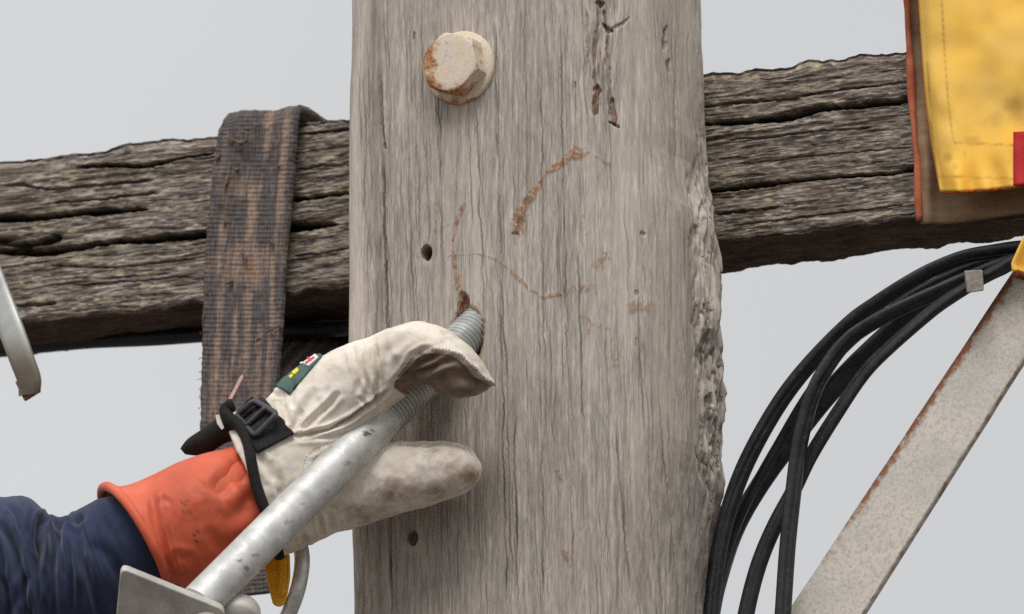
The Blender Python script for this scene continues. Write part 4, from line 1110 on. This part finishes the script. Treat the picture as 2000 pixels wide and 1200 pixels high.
# ================================================================== HANGING CABLES ON THE RIGHT
def twin(th): return 1 + 0.30 * np.cos(2 * th) + 0.06 * np.cos(6 * th)
def trio(th): return 1 + 0.10 * np.cos(3 * th)
cab = [
    ('thin black twin cable, outermost of the drooping bundle', [(2120, 478, .155), (2000, 484, .15), (1940, 492, .145), (1883, 503, .14), (1820, 528, .135), (1766, 558, .13), (1714, 592, .13), (1662, 630, .13), (1590, 702, .13), (1532, 774, .13), (1480, 860, .13), (1441, 944, .13), (1412, 1038, .13), (1397, 1122, .13), (1389, 1200, .13), (1384, 1330, .13)], 0.0058, twin, 0.5),
    ('second black strand lying just inside the outermost cable', [(2120, 492, .175), (2000, 494, .17), (1900, 520, .165), (1800, 567, .16), (1740, 607, .16), (1685, 648, .155), (1630, 700, .155), (1575, 775, .15), (1520, 870, .15), (1470, 960, .15), (1430, 1050, .15), (1405, 1130, .15), (1392, 1200, .15), (1384, 1330, .15)], 0.0045, trio, 2.0),
    ('thickest black cable, straightest through the middle of the bundle', [(2120, 500, .20), (2000, 500, .20), (1940, 518, .195), (1890, 545, .19), (1830, 580, .185), (1766, 623, .18), (1675, 707, .175), (1610, 779, .17), (1545, 864, .17), (1486, 948, .17), (1436, 1037, .17), (1404, 1130, .17), (1388, 1200, .17), (1370, 1330, .17)], 0.0088, trio, 1.0),
    ('black cable hanging steepest, almost plumb beside the brace', [(2120, 506, .145), (2000, 506, .145), (1900, 540, .14), (1820, 575, .13), (1740, 612, .12), (1690, 640, .115), (1655, 666, .11), (1623, 705, .105), (1592, 760, .10), (1572, 823, .10), (1558, 892, .10), (1548, 975, .10), (1538, 1070, .10), (1529, 1200, .10), (1520, 1330, .10)], 0.0060, twin, 0.4),
    ('black cable on the inner side, nearest the steel brace', [(2120, 512, .12), (2000, 508, .12), (1950, 528, .12), (1909, 550, .118), (1860, 580, .115), (1818, 610, .115), (1740, 677, .112), (1688, 730, .112), (1636, 806, .112), (1584, 890, .115), (1550, 958, .115), (1512, 1030, .115), (1481, 1106, .115), (1457, 1200, .115), (1435, 1330, .115)], 0.0062, twin, -0.6),
]
for lb, pts, r_, pf, tw in cab:
    pth = ypath(pts, 170)
    me = tube('cable', pth, r_ * np.interp(np.arange(170), [0, 60, 170], [1.22, 0.98, 0.86]), 28, pf, tw * math.pi)
    tag(link('hanging_cable', me, CABLE_M, base=tuple(pth[0].tolist())), lb, 'cable', 'black cables drooping from the crossarm')
clp = [P(u, v, 0.098) for u, v in ((1884, 529), (1919, 527), (1922, 568), (1889, 573))]
me = slab('clip', clp, FW, 0.020, 0.0012)
tag(link('cable_clip', me, CLIP_M, base=tuple(P(1902, 572, 0.1).tolist())), 'small square grey cable clip clamped on the black bundle', 'clip')

# ================================================================== THREADED ROD WITH PLATE
A0 = P(934, 606, 0.028); A1 = P(917, 636, 0.0)
p_top = P(917, 652, 0.006); p_bot = P(386, 1182, -0.225)
ax = p_bot - p_top; LEN = np.linalg.norm(ax); ax /= LEN
a_ = np.cross(ax, [0, 0, 1.0]); a_ /= np.linalg.norm(a_); b_ = np.cross(ax, a_)
def shaft(name, s0, s1, R_, pitch=None, amp=0.0, n=200, m=48, taper=None):
    s = np.linspace(s0, s1, n); th = np.linspace(0, 2 * math.pi, m, endpoint=False)
    rr = np.full((n, m), R_)
    if pitch:
        ph = (s[:, None] / pitch - th[None] / (2 * math.pi)) % 1.0
        rr = rr + amp * (np.abs(ph * 2 - 1) * 2 - 1)
    if taper is not None: rr = rr * taper(s)[:, None]
    return capped(name, p_top + ax * s[:, None, None] + a_ * (rr * np.cos(th))[..., None] + b_ * (rr * np.sin(th))[..., None])
RR = 0.0168
u_s = lambda s: proj(p_top + ax * s)
sgrid = np.linspace(0, LEN, 400); uu_, _ = proj(p_top + ax * sgrid[:, None])
s_thr = float(sgrid[np.argmin(np.abs(uu_ - 752))])
rod = empty('anchor_rod', tuple(p_bot.tolist()))
tag(rod, 'galvanised threaded rod with welded plate, pushed into the pole by the gloved hand', 'threaded rod')
me = shaft('thread', -0.040, s_thr, RR * 0.965, 0.0040, 0.0006, 760, 56)
co = vco(me); rel = co - p_top; al = rel @ ax; rd = np.linalg.norm(rel - al[:, None] * ax, axis=1)
fattr(me, 'groove', (1 - sstep(RR * 0.965 - 0.0006, RR * 0.965 + 0.0001, rd)) * 0.5)  # thread roots darkened: dirt, plus painted shade so the rings show
link('thread', me, THREAD_M, rod)
def shank_taper(s): return 1 - 0.03 * (1 - sstep(s_thr, s_thr + 0.008, s))
me = shaft('shank', s_thr - 0.0005, LEN, RR, None, 0, 300, 64, shank_taper)
co = vco(me); u_, v_ = proj(co)
mark = np.zeros(len(co)); 
for (x, y, rx_, ry_, a0) in [(716, 848, 10, 5, .9), (728, 842, 6, 4, .6), (470, 1095, 8, 5, .6), (482, 1110, 6, 6, .6), (500, 1085, 10, 4, .5), (640, 960, 4, 4, .4), (680, 905, 12, 5, .45), (560, 1020, 10, 5, .4), (590, 985, 8, 3, .35)]:
    mark = np.maximum(mark, a0 * (np.hypot((u_ - x) / rx_, (v_ - y) / ry_) + (fbm(u_ / 4, v_ / 4, 3, 2) - 0.5) * 1.4 < 0.8))
fattr(me, 'mark', mark)
shank = link('shank', me, ROD_M, rod)
# plate at the lower end: flat, seen almost face on, its bright upper edge towards the sky
# plate outline in its own plane
def rounded(poly, r_, seg=6):
    poly = [np.array(p, float) for p in poly]; out = []
    for k in range(len(poly)):
        p0, p1, p2 = poly[k - 1], poly[k], poly[(k + 1) % len(poly)]
        d0 = (p0 - p1) / np.linalg.norm(p0 - p1); d1 = (p2 - p1) / np.linalg.norm(p2 - p1)
        s0 = p1 + d0 * r_; s1 = p1 + d1 * r_
        for t in np.linspace(0, 1, seg): out.append((1 - t) ** 2 * s0 + 2 * t * (1 - t) * p1 + t * t * s1)
    return out
pl = rounded([(236, 1101), (440, 1184), (418, 1420), (215, 1330)], 16)
# nearer at the bottom, the plate leans back so its top edge shows
plate_n = np.array(UP * 0.62 + FW * 0.78)
def on_plane(u, v, p0, nrm):
    d = ray(np.float64(u), np.float64(v)); k = ((p0 - EYE) @ nrm) / (d @ nrm); return EYE + d * k
fn = plate_n / np.linalg.norm(plate_n)
PN = FW * 0.86 + UP * 0.51; PN = PN / np.linalg.norm(PN)
pp0 = P(404, 1163, -0.225) - FW * 0.030
prof = [on_plane(u, v + 9, pp0, PN) for u, v in pl]
me = slab('plate', prof, PN, 0.0090, 0.0012)
co = vco(me); u_, v_ = proj(co); 
fattr(me, 'mark', np.zeros(len(co)))
plate = link('end_plate', me, PLATE_M, rod)
# boss nut on the plate and a second round end behind it
nb = -PN
n_, a2, b2 = basis(nb)
def boss(name, px, py, r_, h_, depth0=0.0):
    c = on_plane(px, py, pp0, PN) + n_ * depth0
    return disc(name, c, n_, a2, b2, [(r_, -0.002), (r_, h_ * 0.7), (r_ * 0.93, h_), (r_ * 0.72, h_), (r_ * 0.66, h_ * 0.6), (0.001, h_ * 0.55)], 48)
me = boss('boss', 402, 1224, 0.0150, 0.014); fattr(me, 'mark', np.zeros(len(me.vertices))); link2('pipe_end', me, PLATE_M, plate)
me = boss('boss', 308, 1222, 0.0110, 0.010); fattr(me, 'mark', np.zeros(len(me.vertices))); link2('pipe_end', me, PLATE_M, plate)
c = P(464, 1212, -0.19)
me = disc('collar', c, n_, a2, b2, [(0.0190, -0.012), (0.0195, 0.0), (0.0175, 0.006), (0.001, 0.007)], 40); fattr(me, 'mark', np.zeros(len(me.vertices))); link('collar', me, PLATE_M, rod)

# ================================================================== HOOK AND YELLOW TAB BELOW THE GLOVE
pth = pxpath([(583, 1030, .055), (586, 1062, .06), (590, 1090, .062), (588, 1120, .064), (582, 1150, .066), (572, 1180, .066), (558, 1210, .066), (535, 1245, .064), (500, 1270, .06)], 70)
pth2 = pth
hk = empty('snap_hook', tuple(pth[35].tolist()))
tag(hk, 'curved steel snap hook with yellow tab below the glove', 'hook')
link('hook_body', tube('hook', pth, 0.0066, 20), HOOK_M, hk)
tabp = rounded([(514, 1096), (566, 1082), (567, 1128), (562, 1160), (557, 1180), (547, 1187), (533, 1182), (527, 1158)], 6, 4)
me = slab('tab', [P(u, v, -0.075) for u, v in tabp], FW, 0.010, 0.002)
link('yellow_tab', me, TABY_M, hk)
me = slab('rib', [P(u, v, -0.0755) for u, v in rounded([(546, 1092), (560, 1090), (557, 1160), (545, 1168)], 4, 4)], -FW, 0.003, 0.001)
link('tab_rib', me, TABY_M, hk)

# ================================================================== THE LINEMAN'S ARM
person = empty('person', tuple(P(250, 1300, -0.14).tolist()))
tag(person, 'arm in navy sleeve and orange rubber gauntlet, leather glove gripping the threaded rod', 'person')

# --- sleeve
secs = [(-420, 1010, -330, 1420, .16, .085, 0), (-260, 985, -190, 1390, .158, .082, 0), (-90, 966, -20, 1340, .155, .078, 0), (-5, 966, 60, 1312, .152, .072, 0), (50, 975, 112, 1290, .150, .068, 0), (92, 1004, 150, 1272, .149, .062, 0), (122, 1008, 186, 1258, .147, .060, 4), (158, 994, 232, 1240, .146, .056, 8), (200, 974, 276, 1200, .144, .052, 12), (232, 966, 312, 1172, .142, .048, 14), (275, 962, 352, 1145, .14, .043, 14)]
rings = loft(secs, 190, 150)
me = capped('sleeve', rings)
co = vco(me); no = vno(me); u_, v_ = proj(co)
dsp = (fbm(u_ / 60, v_ / 90, 4, 3) - 0.5) * 0.008
def crease(u, v, poly, w, dp, both=True):
    d, arc = pdist(u, v, poly); e = np.sqrt(np.clip(arc * 5, 0, 1) * np.clip((1 - arc) * 5, 0, 1))
    k = d / w
    out = -dp * np.exp(-k ** 2) * e
    if both: out = out + dp * 0.55 * np.exp(-((k - 1.9) / 0.9) ** 2) * e
    return out
frontf = sstep(0.25, -0.1, no @ FW)
for poly, w, dp in [([(100, 1010), (78, 1020), (72, 1050), (80, 1090)], 7, .006), ([(0, 1015), (16, 1045), (30, 1080), (44, 1130), (40, 1180)], 9, .008), ([(52, 1120), (50, 1165), (56, 1215)], 9, .007), ([(120, 1005), (108, 1060), (100, 1120), (104, 1210)], 9, .006), ([(150, 1030), (160, 1090), (185, 1150), (200, 1210)], 9, .004), ([(75, 1050), (72, 1110), (80, 1200)], 10, .006), ([(10, 1130), (20, 1180), (14, 1230)], 9, .006), ([(128, 1010), (150, 1022), (168, 1010)], 6, .003), ([(180, 1060), (215, 1090), (250, 1150)], 12, .003), ([(98, 1016), (118, 1022), (140, 1012)], 7, .004), ([(-60, 1000), (-30, 1060), (-40, 1180)], 12, .006)]:
    dsp += crease(u_, v_, poly, w, dp) * frontf
for poly, w, dp in [([(18, 985), (34, 1010), (40, 1040)], 5, .003), ([(60, 1000), (58, 1040), (62, 1080)], 4, .0028), ([(112, 1030), (122, 1080), (126, 1130)], 5, .003), ([(135, 1060), (142, 1120), (140, 1200)], 5, .003), ([(84, 1110), (92, 1160), (88, 1210)], 5, .0034),
                    ([(30, 1090), (28, 1140), (36, 1200)], 5, .0034), ([(168, 1100), (178, 1150), (190, 1200)], 5, .002), ([(205, 1010), (225, 1050), (245, 1100)], 6, .0018), ([(0, 1060), (8, 1100), (4, 1150)], 5, .003), ([(190, 1030), (200, 1070), (222, 1120)], 4, .0016), ([(60, 1150), (64, 1190), (60, 1230)], 4, .003)]:
    dsp += crease(u_, v_, poly, w, dp) * frontf
dsp += (fbm(u_ / 16, v_ / 40, 14, 3) - 0.5) * 0.0012
co = co + no * dsp[:, None]
setco(me, co)
d, arc = pdist(u_, v_, [(152, 985), (165, 1030), (182, 1080), (205, 1140), (225, 1200)])
dark_line = np.exp(-(d / 2.0) ** 2) * 0.8
d2, arc = pdist(u_, v_, [(160, 985), (174, 1030), (192, 1080), (215, 1140), (235, 1200)])
dark_line = np.maximum(dark_line, np.exp(-(d2 / 1.3) ** 2) * 0.5 * (np.sin(arc * 240) > -0.3))
fattr(me, 'dark_line', dark_line)
link('sleeve', me, NAVY_M, person)

# --- orange rubber gauntlet: open rolled cuff at the left
outer = [(206, 949, 318, 1158, .142, .066, 34), (222, 951, 327, 1153, .141, .064, 32), (250, 948, 345, 1148, .139, .060, 28), (290, 932, 376, 1150, .134, .058, 22), (340, 908, 430, 1130, .128, .056, 16), (390, 889, 478, 1104, .12, .054, 10), (440, 878, 520, 1083, .112, .046, 6), (478, 874, 545, 1060, .104, .036, 2), (500, 900, 560, 1030, .100, .024, 0)]
oR = loft(outer, 110, 160, 2.15)
inn = [(r[0] + 3, r[1] + 5, r[2] - 1, r[3] - 5, r[4], r[5] - 0.003, r[6]) for r in outer]
iR = loft(inn, 110, 160, 2.15)
allr = np.concatenate([iR[::-1], oR], 0)
me = capped('rubber_gauntlet', allr)
co = vco(me); no = vno(me); u_, v_ = proj(co)
fo = np.concatenate([np.zeros(110 * 160), np.ones(110 * 160)])
dsp = (fbm(u_ / 70, v_ / 70, 8, 3) - 0.5) * 0.003
for poly, w, dp in [([(298, 965), (302, 1010), (314, 1060), (330, 1110), (345, 1140)], 8, .0022), ([(420, 965), (440, 940), (470, 915), (500, 890)], 16, .004), ([(330, 1110), (345, 1085), (370, 1090), (390, 1110)], 8, .0016), ([(440, 1020), (480, 990), (510, 965)], 14, .002), ([(316, 955), (322, 1010), (336, 1070), (352, 1130)], 3, .0008), ([(308, 985), (320, 975), (335, 985)], 5, .0008), ([(400, 1030), (420, 1060), (450, 1070)], 12, .0012), ([(455, 900), (470, 940), (490, 985)], 10, .0016)]:
    dsp += crease(u_, v_, poly, w, dp) * fo
co = co + no * dsp[:, None]; setco(me, co)
dark_line = np.zeros(len(co))
def stroke(poly, w): 
    global dark_line
    d, _ = pdist(u_, v_, poly); dark_line = np.maximum(dark_line, (1 - sstep(w * 0.5, w, d)) * (0.35 + 0.75 * fbm(u_ / 3, v_ / 3, 5, 2)) * fo)
# faint marker figures: 5 3 above, 5 2 below, running down the cuff
def glyph(ch, cx, cy, s_, rot_):
    G_ = {'5': [(.8, -1), (-.6, -1), (-.7, -.1), (.2, -.25), (.75, .3), (.3, .95), (-.7, .85)], '3': [(-.7, -.9), (.4, -1), (.6, -.5), (-.1, -.05), (.7, .4), (.2, 1), (-.7, .85)], '2': [(-.7, -.6), (0, -1), (.7, -.6), (.3, .1), (-.7, 1), (.8, .95)]}[ch]
    cr, sr = math.cos(rot_), math.sin(rot_)
    stroke([(cx + s_ * (x * .62 * cr - y * sr), cy + s_ * (x * .62 * sr + y * cr)) for x, y in G_], 1.9)
for ch, x, y in (('5', 362, 982), ('3', 366, 1000), ('5', 381, 1042), ('2', 388, 1057)): glyph(ch, x, y, 8.0, math.radians(72))
dirt = np.zeros(len(co))
for (x, y, rx_, ry_, a_) in [(420, 985, 40, 26, .5), (385, 1005, 40, 40, .35), (310, 990, 12, 40, .35), (360, 1090, 18, 16, .4), (480, 950, 26, 50, .45), (330, 1020, 26, 30, .3)]:
    dirt = np.maximum(dirt, a_ * np.exp(-((u_ - x) / rx_) ** 2 - ((v_ - y) / ry_) ** 2))
fattr(me, 'dark_line', dark_line); fattr(me, 'dirt', dirt)
gaunt = link('rubber_gauntlet', me, RUBBER_M, person)
rim = np.vstack([oR[0], oR[0][:3]])
th = np.linspace(0, 2 * math.pi, 14, endpoint=False)
rc = oR[0] * 0.6 + iR[0] * 0.4
tg = np.roll(rc, -1, 0) - np.roll(rc, 1, 0); tg /= np.linalg.norm(tg, axis=1)[:, None]
axm = oR[5].mean(0) - oR[0].mean(0); axm /= np.linalg.norm(axm)
nn1 = np.cross(tg, axm); nn1 /= np.linalg.norm(nn1, axis=1)[:, None]; nn2 = np.cross(tg, nn1)
rr = 0.0042
TV = rc[:, None] + nn1[:, None] * (rr * np.cos(th))[None, :, None] + nn2[:, None] * (rr * np.sin(th))[None, :, None]
nR = len(rc)
me = recalc(mesh_from('rolled_rim', TV.reshape(-1, 3), np.vstack([grid_faces(nR, 14, True), np.array([[ (nR - 1) * 14 + k, (nR - 1) * 14 + (k + 1) % 14, (k + 1) % 14, k] for k in range(14)])])))
fattr(me, 'dark_line', np.zeros(len(me.vertices))); fattr(me, 'dirt', np.zeros(len(me.vertices)) + 0.1)
link2('rolled_rim', me, RUBBER_M, gaunt)

# --- leather glove: palm, index finger over the rod, thumb under it, three more fingers behind
palm = [(446, 842, 548, 1092, .104, .052, 6), (478, 824, 566, 1084, .100, .050, 6), (512, 786, 596, 1070, .094, .048, 4), (545, 752, 640, 1052, .086, .046, 0), (590, 716, 690, 1034, .078, .042, 0), (640, 690, 735, 1010, .070, .036, 0), (690, 685, 770, 960, .062, .028, 0), (725, 720, 770, 900, .058, .018, 0)]
upper = [(560, 760, 650, 960, .080, .040, 0), (610, 706, 700, 900, .078, .043, 0), (650, 682, 735, 840, .078, .043, 0), (700, 662, 770, 795, .078, .040, 0), (750, 645, 805, 765, .080, .036, 0), (800, 629, 832, 757, .083, .034, 0), (846, 631, 852, 768, .082, .034, 0), (886, 648, 880, 779, .078, .032, 0), (918, 678, 908, 779, .070, .028, 0), (943, 708, 934, 774, .060, .022, 0), (959, 734, 952, 766, .052, .012, 0), (965, 747, 962, 753, .048, .004, 0)]
lower = [(600, 880, 640, 1048, .070, .040, 0), (680, 872, 700, 1030, .056, .038, 0), (740, 864, 755, 1012, .048, .036, 0), (800, 861, 808, 996, .044, .034, 0), (860, 863, 862, 978, .041, .032, 0), (900, 869, 902, 966, .038, .029, 0), (924, 880, 926, 954, .035, .023, 0), (938, 899, 939, 938, .033, .014, 0), (943, 914, 943, 922, .032, .004, 0)]
middle = [(620, 730, 650, 790, .040, .020, 0), (700, 690, 720, 760, .022, .016, 0), (770, 680, 780, 745, .018, .014, 0), (815, 700, 812, 750, .017, .012, 0), (832, 716, 828, 738, .016, .006, 0)]
ringf = [(600, 770, 640, 830, .040, .020, 0), (670, 745, 690, 805, .021, .015, 0), (725, 750, 730, 800, .017, .013, 0), (752, 770, 745, 800, .016, .007, 0)]
little = [(580, 830, 620, 890, .045, .020, 0), (640, 815, 650, 870, .024, .015, 0), (690, 825, 690, 865, .017, .012, 0), (708, 838, 706, 858, .016, .006, 0)]
me = fuse('leather_glove', [loft(palm, 60, 60), loft(upper, 90, 60, 2.2), loft(lower, 70, 60, 2.15), loft(middle, 40, 30), loft(ringf, 34, 30), loft(little, 34, 30)], 0.00125, 7)
co = vco(me); no = vno(me); u_, v_ = proj(co)
frontf = sstep(0.35, -0.05, no @ FW)
hgt = -co[:, 1]
dsp = (fbm(u_ / 55, v_ / 55, 6, 3) - 0.5) * 0.0045 + (fbm(u_ / 18, v_ / 24, 7, 3) - 0.5) * 0.0012
def up_only(d): return d
# which lobe
isU = (v_ < np.interp(u_, [560, 735, 800, 830, 1000], [900, 815, 775, 800, 800]))
folds = [([(568, 852), (605, 848), (642, 839), (687, 816), (729, 786), (760, 762)], 4.2, .0050), ([(560, 858), (600, 856), (650, 852), (690, 848)], 5, .0022),
         ([(732, 672), (737, 700), (738, 740), (733, 792)], 4.2, .0036), ([(708, 668), (704, 690), (708, 722), (722, 764)], 5, .0026), ([(688, 676), (696, 710), (703, 740), (699, 770)], 6, .0026), ([(752, 655), (756, 690), (748, 730), (742, 765)], 7, .0014),
         ([(590, 800), (578, 832), (567, 850)], 6, .0028), ([(664, 766), (645, 790), (618, 814), (584, 846)], 5.5, .0034), ([(620, 760), (600, 790), (585, 815)], 8, .0020), ([(548, 780), (556, 800), (562, 830)], 6, .0028), ([(700, 775), (715, 790), (722, 800)], 4, .0016),
         ([(530, 770), (552, 772), (556, 786)], 5, .0025), ([(575, 745), (566, 775), (570, 800)], 7, .0022), ([(640, 720), (632, 750), (640, 775)], 9, .0014),
         ([(765, 752), (790, 722), (806, 695), (826, 683), (848, 681)], 5, .0030), ([(800, 738), (835, 724), (862, 710), (890, 700)], 6, .0045), ([(838, 745), (870, 738), (912, 740), (940, 745)], 12, .0030), ([(782, 742), (806, 722), (830, 706), (858, 697)], 5, .003), ([(770, 690), (785, 668), (800, 650)], 9, .0016), ([(740, 700), (770, 672), (790, 655)], 9, .0012),
         ([(604, 905), (640, 890), (660, 875)], 5, .0015), ([(546, 955), (552, 985), (556, 1005)], 5, .0016), ([(530, 900), (545, 940), (548, 970)], 7, .0022), ([(500, 880), (520, 912), (535, 940)], 7, .0022), ([(640, 1000), (650, 1040)], 6, .0018), ([(622, 1005), (632, 1050)], 5, .0016), ([(590, 1040), (600, 1070)], 6, .0015),
         ([(760, 872), (800, 868), (860, 869), (905, 876), (928, 892)], 3.2, .0010)]
for poly, w, dp in folds:
    dsp += crease(u_, v_, poly, w, dp) * frontf
seam = [(778, 741), (800, 708), (818, 690), (845, 685), (872, 687), (897, 696), (916, 716), (935, 736), (957, 750)]
ds, arc_s = pdist(u_, v_, seam)
below = inpoly(u_, v_, seam + [(985, 760), (960, 800), (840, 800), (770, 760)])
upfront = frontf * isU
dsp += upfront * np.where(below, -0.004 * sstep(0, 9, ds) + 0.002 * sstep(14, 40, ds), 0.0018 * np.exp(-(ds / 8) ** 2))
# the pinched fingertip seam
dsp += 0.0018 * np.exp(-(pdist(u_, v_, [(935, 742), (958, 748), (964, 760)])[0] / 4) ** 2) * upfront
dsp += (-0.0012 * np.exp(-(ds / 2.2) ** 2)) * upfront
co = co + no * dsp[:, None]; setco(me, co)
palm_a = np.where(below, sstep(0, 5, ds), 0) * isU * frontf
dark_line = np.zeros(len(co)); 
def stitch(poly, w, per, a_=0.9):
    global dark_line
    d, arc = pdist(u_, v_, poly); L = np.hypot(*np.diff(np.array(poly, float), axis=0).T).sum()
    dark_line = np.maximum(dark_line, a_ * (1 - sstep(w * 0.5, w * 1.1, d)) * (((arc * L) % per) < per * 0.55) * frontf)
stitch([(590, 930), (592, 912), (598, 894), (610, 882), (632, 869), (655, 862)], 1.7, 6.0, 0.6); stitch([(606, 916), (612, 900), (622, 887), (640, 876), (655, 870)], 1.7, 6.0, 0.7)
stitch([(s[0], s[1] - 4) for s in seam], 1.8, 6.5, 0.75); stitch([(780, 868), (830, 865), (880, 868), (915, 878), (932, 898)], 1.8, 7, 0.45)
dark_line = np.maximum(dark_line, 0.55 * np.exp(-(ds / 1.9) ** 2) * upfront)
for poly, a_ in (([(568, 852), (642, 839), (687, 816), (729, 786)], .45), ([(733, 792), (760, 762), (785, 736), (806, 700)], .35), ([(642, 930), (665, 905), (690, 885)], .5)):  # crease shade painted as dark lines along the main folds
    dark_line = np.maximum(dark_line, a_ * np.exp(-(pdist(u_, v_, poly)[0] / 2.0) ** 2) * frontf)
dark_line = np.maximum(dark_line, 0.7 * np.exp(-(pdist(u_, v_, [(928, 740), (950, 748), (962, 758), (950, 768)])[0] / 2.4) ** 2) * upfront)
dirt = np.zeros(len(co))
for (x, y, rx_, ry_, a_) in [(880, 655, 60, 26, .40), (930, 705, 34, 34, .45), (800, 650, 40, 30, .22), (870, 905, 60, 60, .52), (760, 960, 80, 50, .58), (920, 930, 30, 40, .75), (700, 1000, 70, 40, .62), (840, 960, 70, 22, .72), (830, 868, 60, 8, .7), (600, 1060, 60, 30, .35), (780, 720, 22, 40, .5), (750, 780, 30, 20, .45), (850, 880, 20, 8, .7), (640, 760, 30, 40, .12), (720, 690, 40, 20, .15), (680, 960, 40, 40, .4), (560, 1000, 30, 40, .25)]:
    dirt = np.maximum(dirt, a_ * np.exp(-((u_ - x) / rx_) ** 2 - ((v_ - y) / ry_) ** 2))
fattr(me, 'palm', palm_a); fattr(me, 'dark_line', dark_line); fattr(me, 'dirt', dirt)
bvh = bvh_of(me)
glove = link('leather_glove', me, LEATHER_M, person)

# strap and buckle on the wrist
sm = cloth_patch('wrist_strap', bvh, [(462, 806), (520, 782), (572, 850), (505, 886)], 34, 30, 0.0022, 0.0022)
link2('wrist_strap', sm, BLACK_WEB_M, glove)
sm = cloth_patch('strap_fold', bvh, [(458, 800), (497, 776), (522, 796), (478, 830)], 24, 16, 0.0050, 0.0030)
link2('strap_loop', sm, BLACK_WEB_M, glove)
cor = [(497, 783), (541, 809), (499, 852), (461, 812)]
bp = []
for k in range(4):
    p, n_ = hit(bvh, np.float64(cor[k][0]), np.float64(cor[k][1]))
    if p is None: p = P(cor[k][0], cor[k][1], -0.125); n_ = -FW
    bp.append(p + n_ * 0.009)
bp = np.array(bp); cen = bp.mean(0); nb = np.cross(bp[1] - bp[0], bp[3] - bp[0]); nb /= np.linalg.norm(nb)
if nb @ FW > 0: nb = -nb
bp = np.array([on_plane(cor[k][0], cor[k][1], cen, nb) for k in range(4)])
rp = np.array(rounded(list(bp), 0.0045, 6)); rp = np.vstack([rp, rp[:2]])
fm = tube('frame', rp, 0.0026, 10, lambda th: 1 + 0.12 * np.cos(4 * th))
bk_ = link2('buckle', fm, BUCKLE_M, glove)
mid1 = (bp[0] + bp[3]) / 2 * 0.5 + (bp[1] + bp[2]) / 2 * 0.5
q0 = bp[0] * 0.45 + bp[1] * 0.55; q1 = bp[3] * 0.45 + bp[2] * 0.55
link2('buckle_bar', tube('bar', np.linspace(q0, q1, 8) + nb * 0.001, 0.0024, 8), BUCKLE_M, glove)
# label on the back of the hand
lb = cloth_patch('maker_label', bvh, [(536, 752), (618, 684), (630, 697), (566, 772)], 30, 16, 0.0010, 0.0012)
bvh_l = bvh_of(lb)
lab = link2('sewn_label', lb, LABEL_M, glove)
lw = cloth_patch('label_panel', bvh_l, [(586, 706), (610, 688), (622, 698), (602, 716)], 12, 10, 0.0004, 0.0004)
link2('label_panel', lw, LABELW_M, glove)
for q in ([(592, 703), (605, 694), (607, 697), (594, 706)], [(597, 710), (614, 698), (616, 701), (599, 713)], [(600, 699), (604, 697), (610, 706), (606, 709)]):
    link2('label_print', cloth_patch('label_print', bvh_l, q, 6, 4, 0.0010, 0.0003), LABELR_M, glove)
for q in ([(570, 728), (581, 719), (584, 724), (574, 733)], [(564, 736), (571, 731), (573, 734), (567, 740)]):
    link2('label_print', cloth_patch('label_print', bvh_l, q, 6, 4, 0.0005, 0.0003), LABELY_M, glove)
# black binding round the open cuff
bpx = [(452, 792), (437, 800), (447, 818), (468, 832), (482, 858), (489, 890), (496, 930), (506, 965), (520, 1002), (536, 1050), (545, 1088)]
bpts = []
for (x, y) in crom(np.array(bpx, float), 60):
    p, n_ = hit(bvh, x, y)
    bpts.append((p, n_))
lastp = None; path = []
for (p, n_), (x, y) in zip(bpts, crom(np.array(bpx, float), 60)):
    f_ = float(np.interp(y, [790, 830, 900, 1000, 1090], [0.132, 0.142, 0.156, 0.152, 0.12]))
    path.append(P(x, y, -f_))
path = np.array(path)
for _ in range(6): path[1:-1] = (path[:-2] + path[1:-1] * 2 + path[2:]) / 4
link2('cuff_binding', tube('binding', path, 0.0053, 12, lambda th: 1 + 0.15 * np.cos(2 * th)), BIND_M, glove)
# cuff flap flaring open, black lining
fl = [(352, 876, 362, 888, .10, .006, 0), (366, 858, 384, 890, .105, .012, 0), (392, 840, 412, 884, .11, .014, 0), (418, 822, 440, 866, .115, .015, 0), (440, 812, 468, 860, .12, .014, 0), (464, 822, 492, 862, .122, .010, 0)]
link2('cuff_flap', capped('cuff_flap', loft(fl, 40, 30)), BIND_M, glove)
fl = [(438, 806, 452, 820, .128, .006, 0), (436, 792, 460, 812, .13, .008, 0), (442, 782, 460, 798, .132, .007, 0), (450, 779, 456, 786, .132, .003, 0)]
link2('cuff_loop', capped('cuff_loop', loft(fl, 24, 24)), BIND_M, glove)
me = slab('pull_tag', [P(u, v, -0.128) for u, v in ((446, 780), (453, 780), (475, 738), (474, 731), (469, 735))], FW, 0.0015, 0.0003)
link2('pull_tag', me, PINK_M, glove)
me = slab('lining', [P(u, v, -0.137) for u, v in ((421, 812), (428, 810), (438, 836), (433, 840), (424, 828))], FW, 0.0015, 0.0003)
link2('white_lining', me, WHITE_M, glove)
me = slab('lining', [P(u, v, -0.137) for u, v in ((455, 806), (461, 803), (466, 828), (456, 824))], FW, 0.0015, 0.0003)
link2('white_lining', me, WHITE_M, glove)
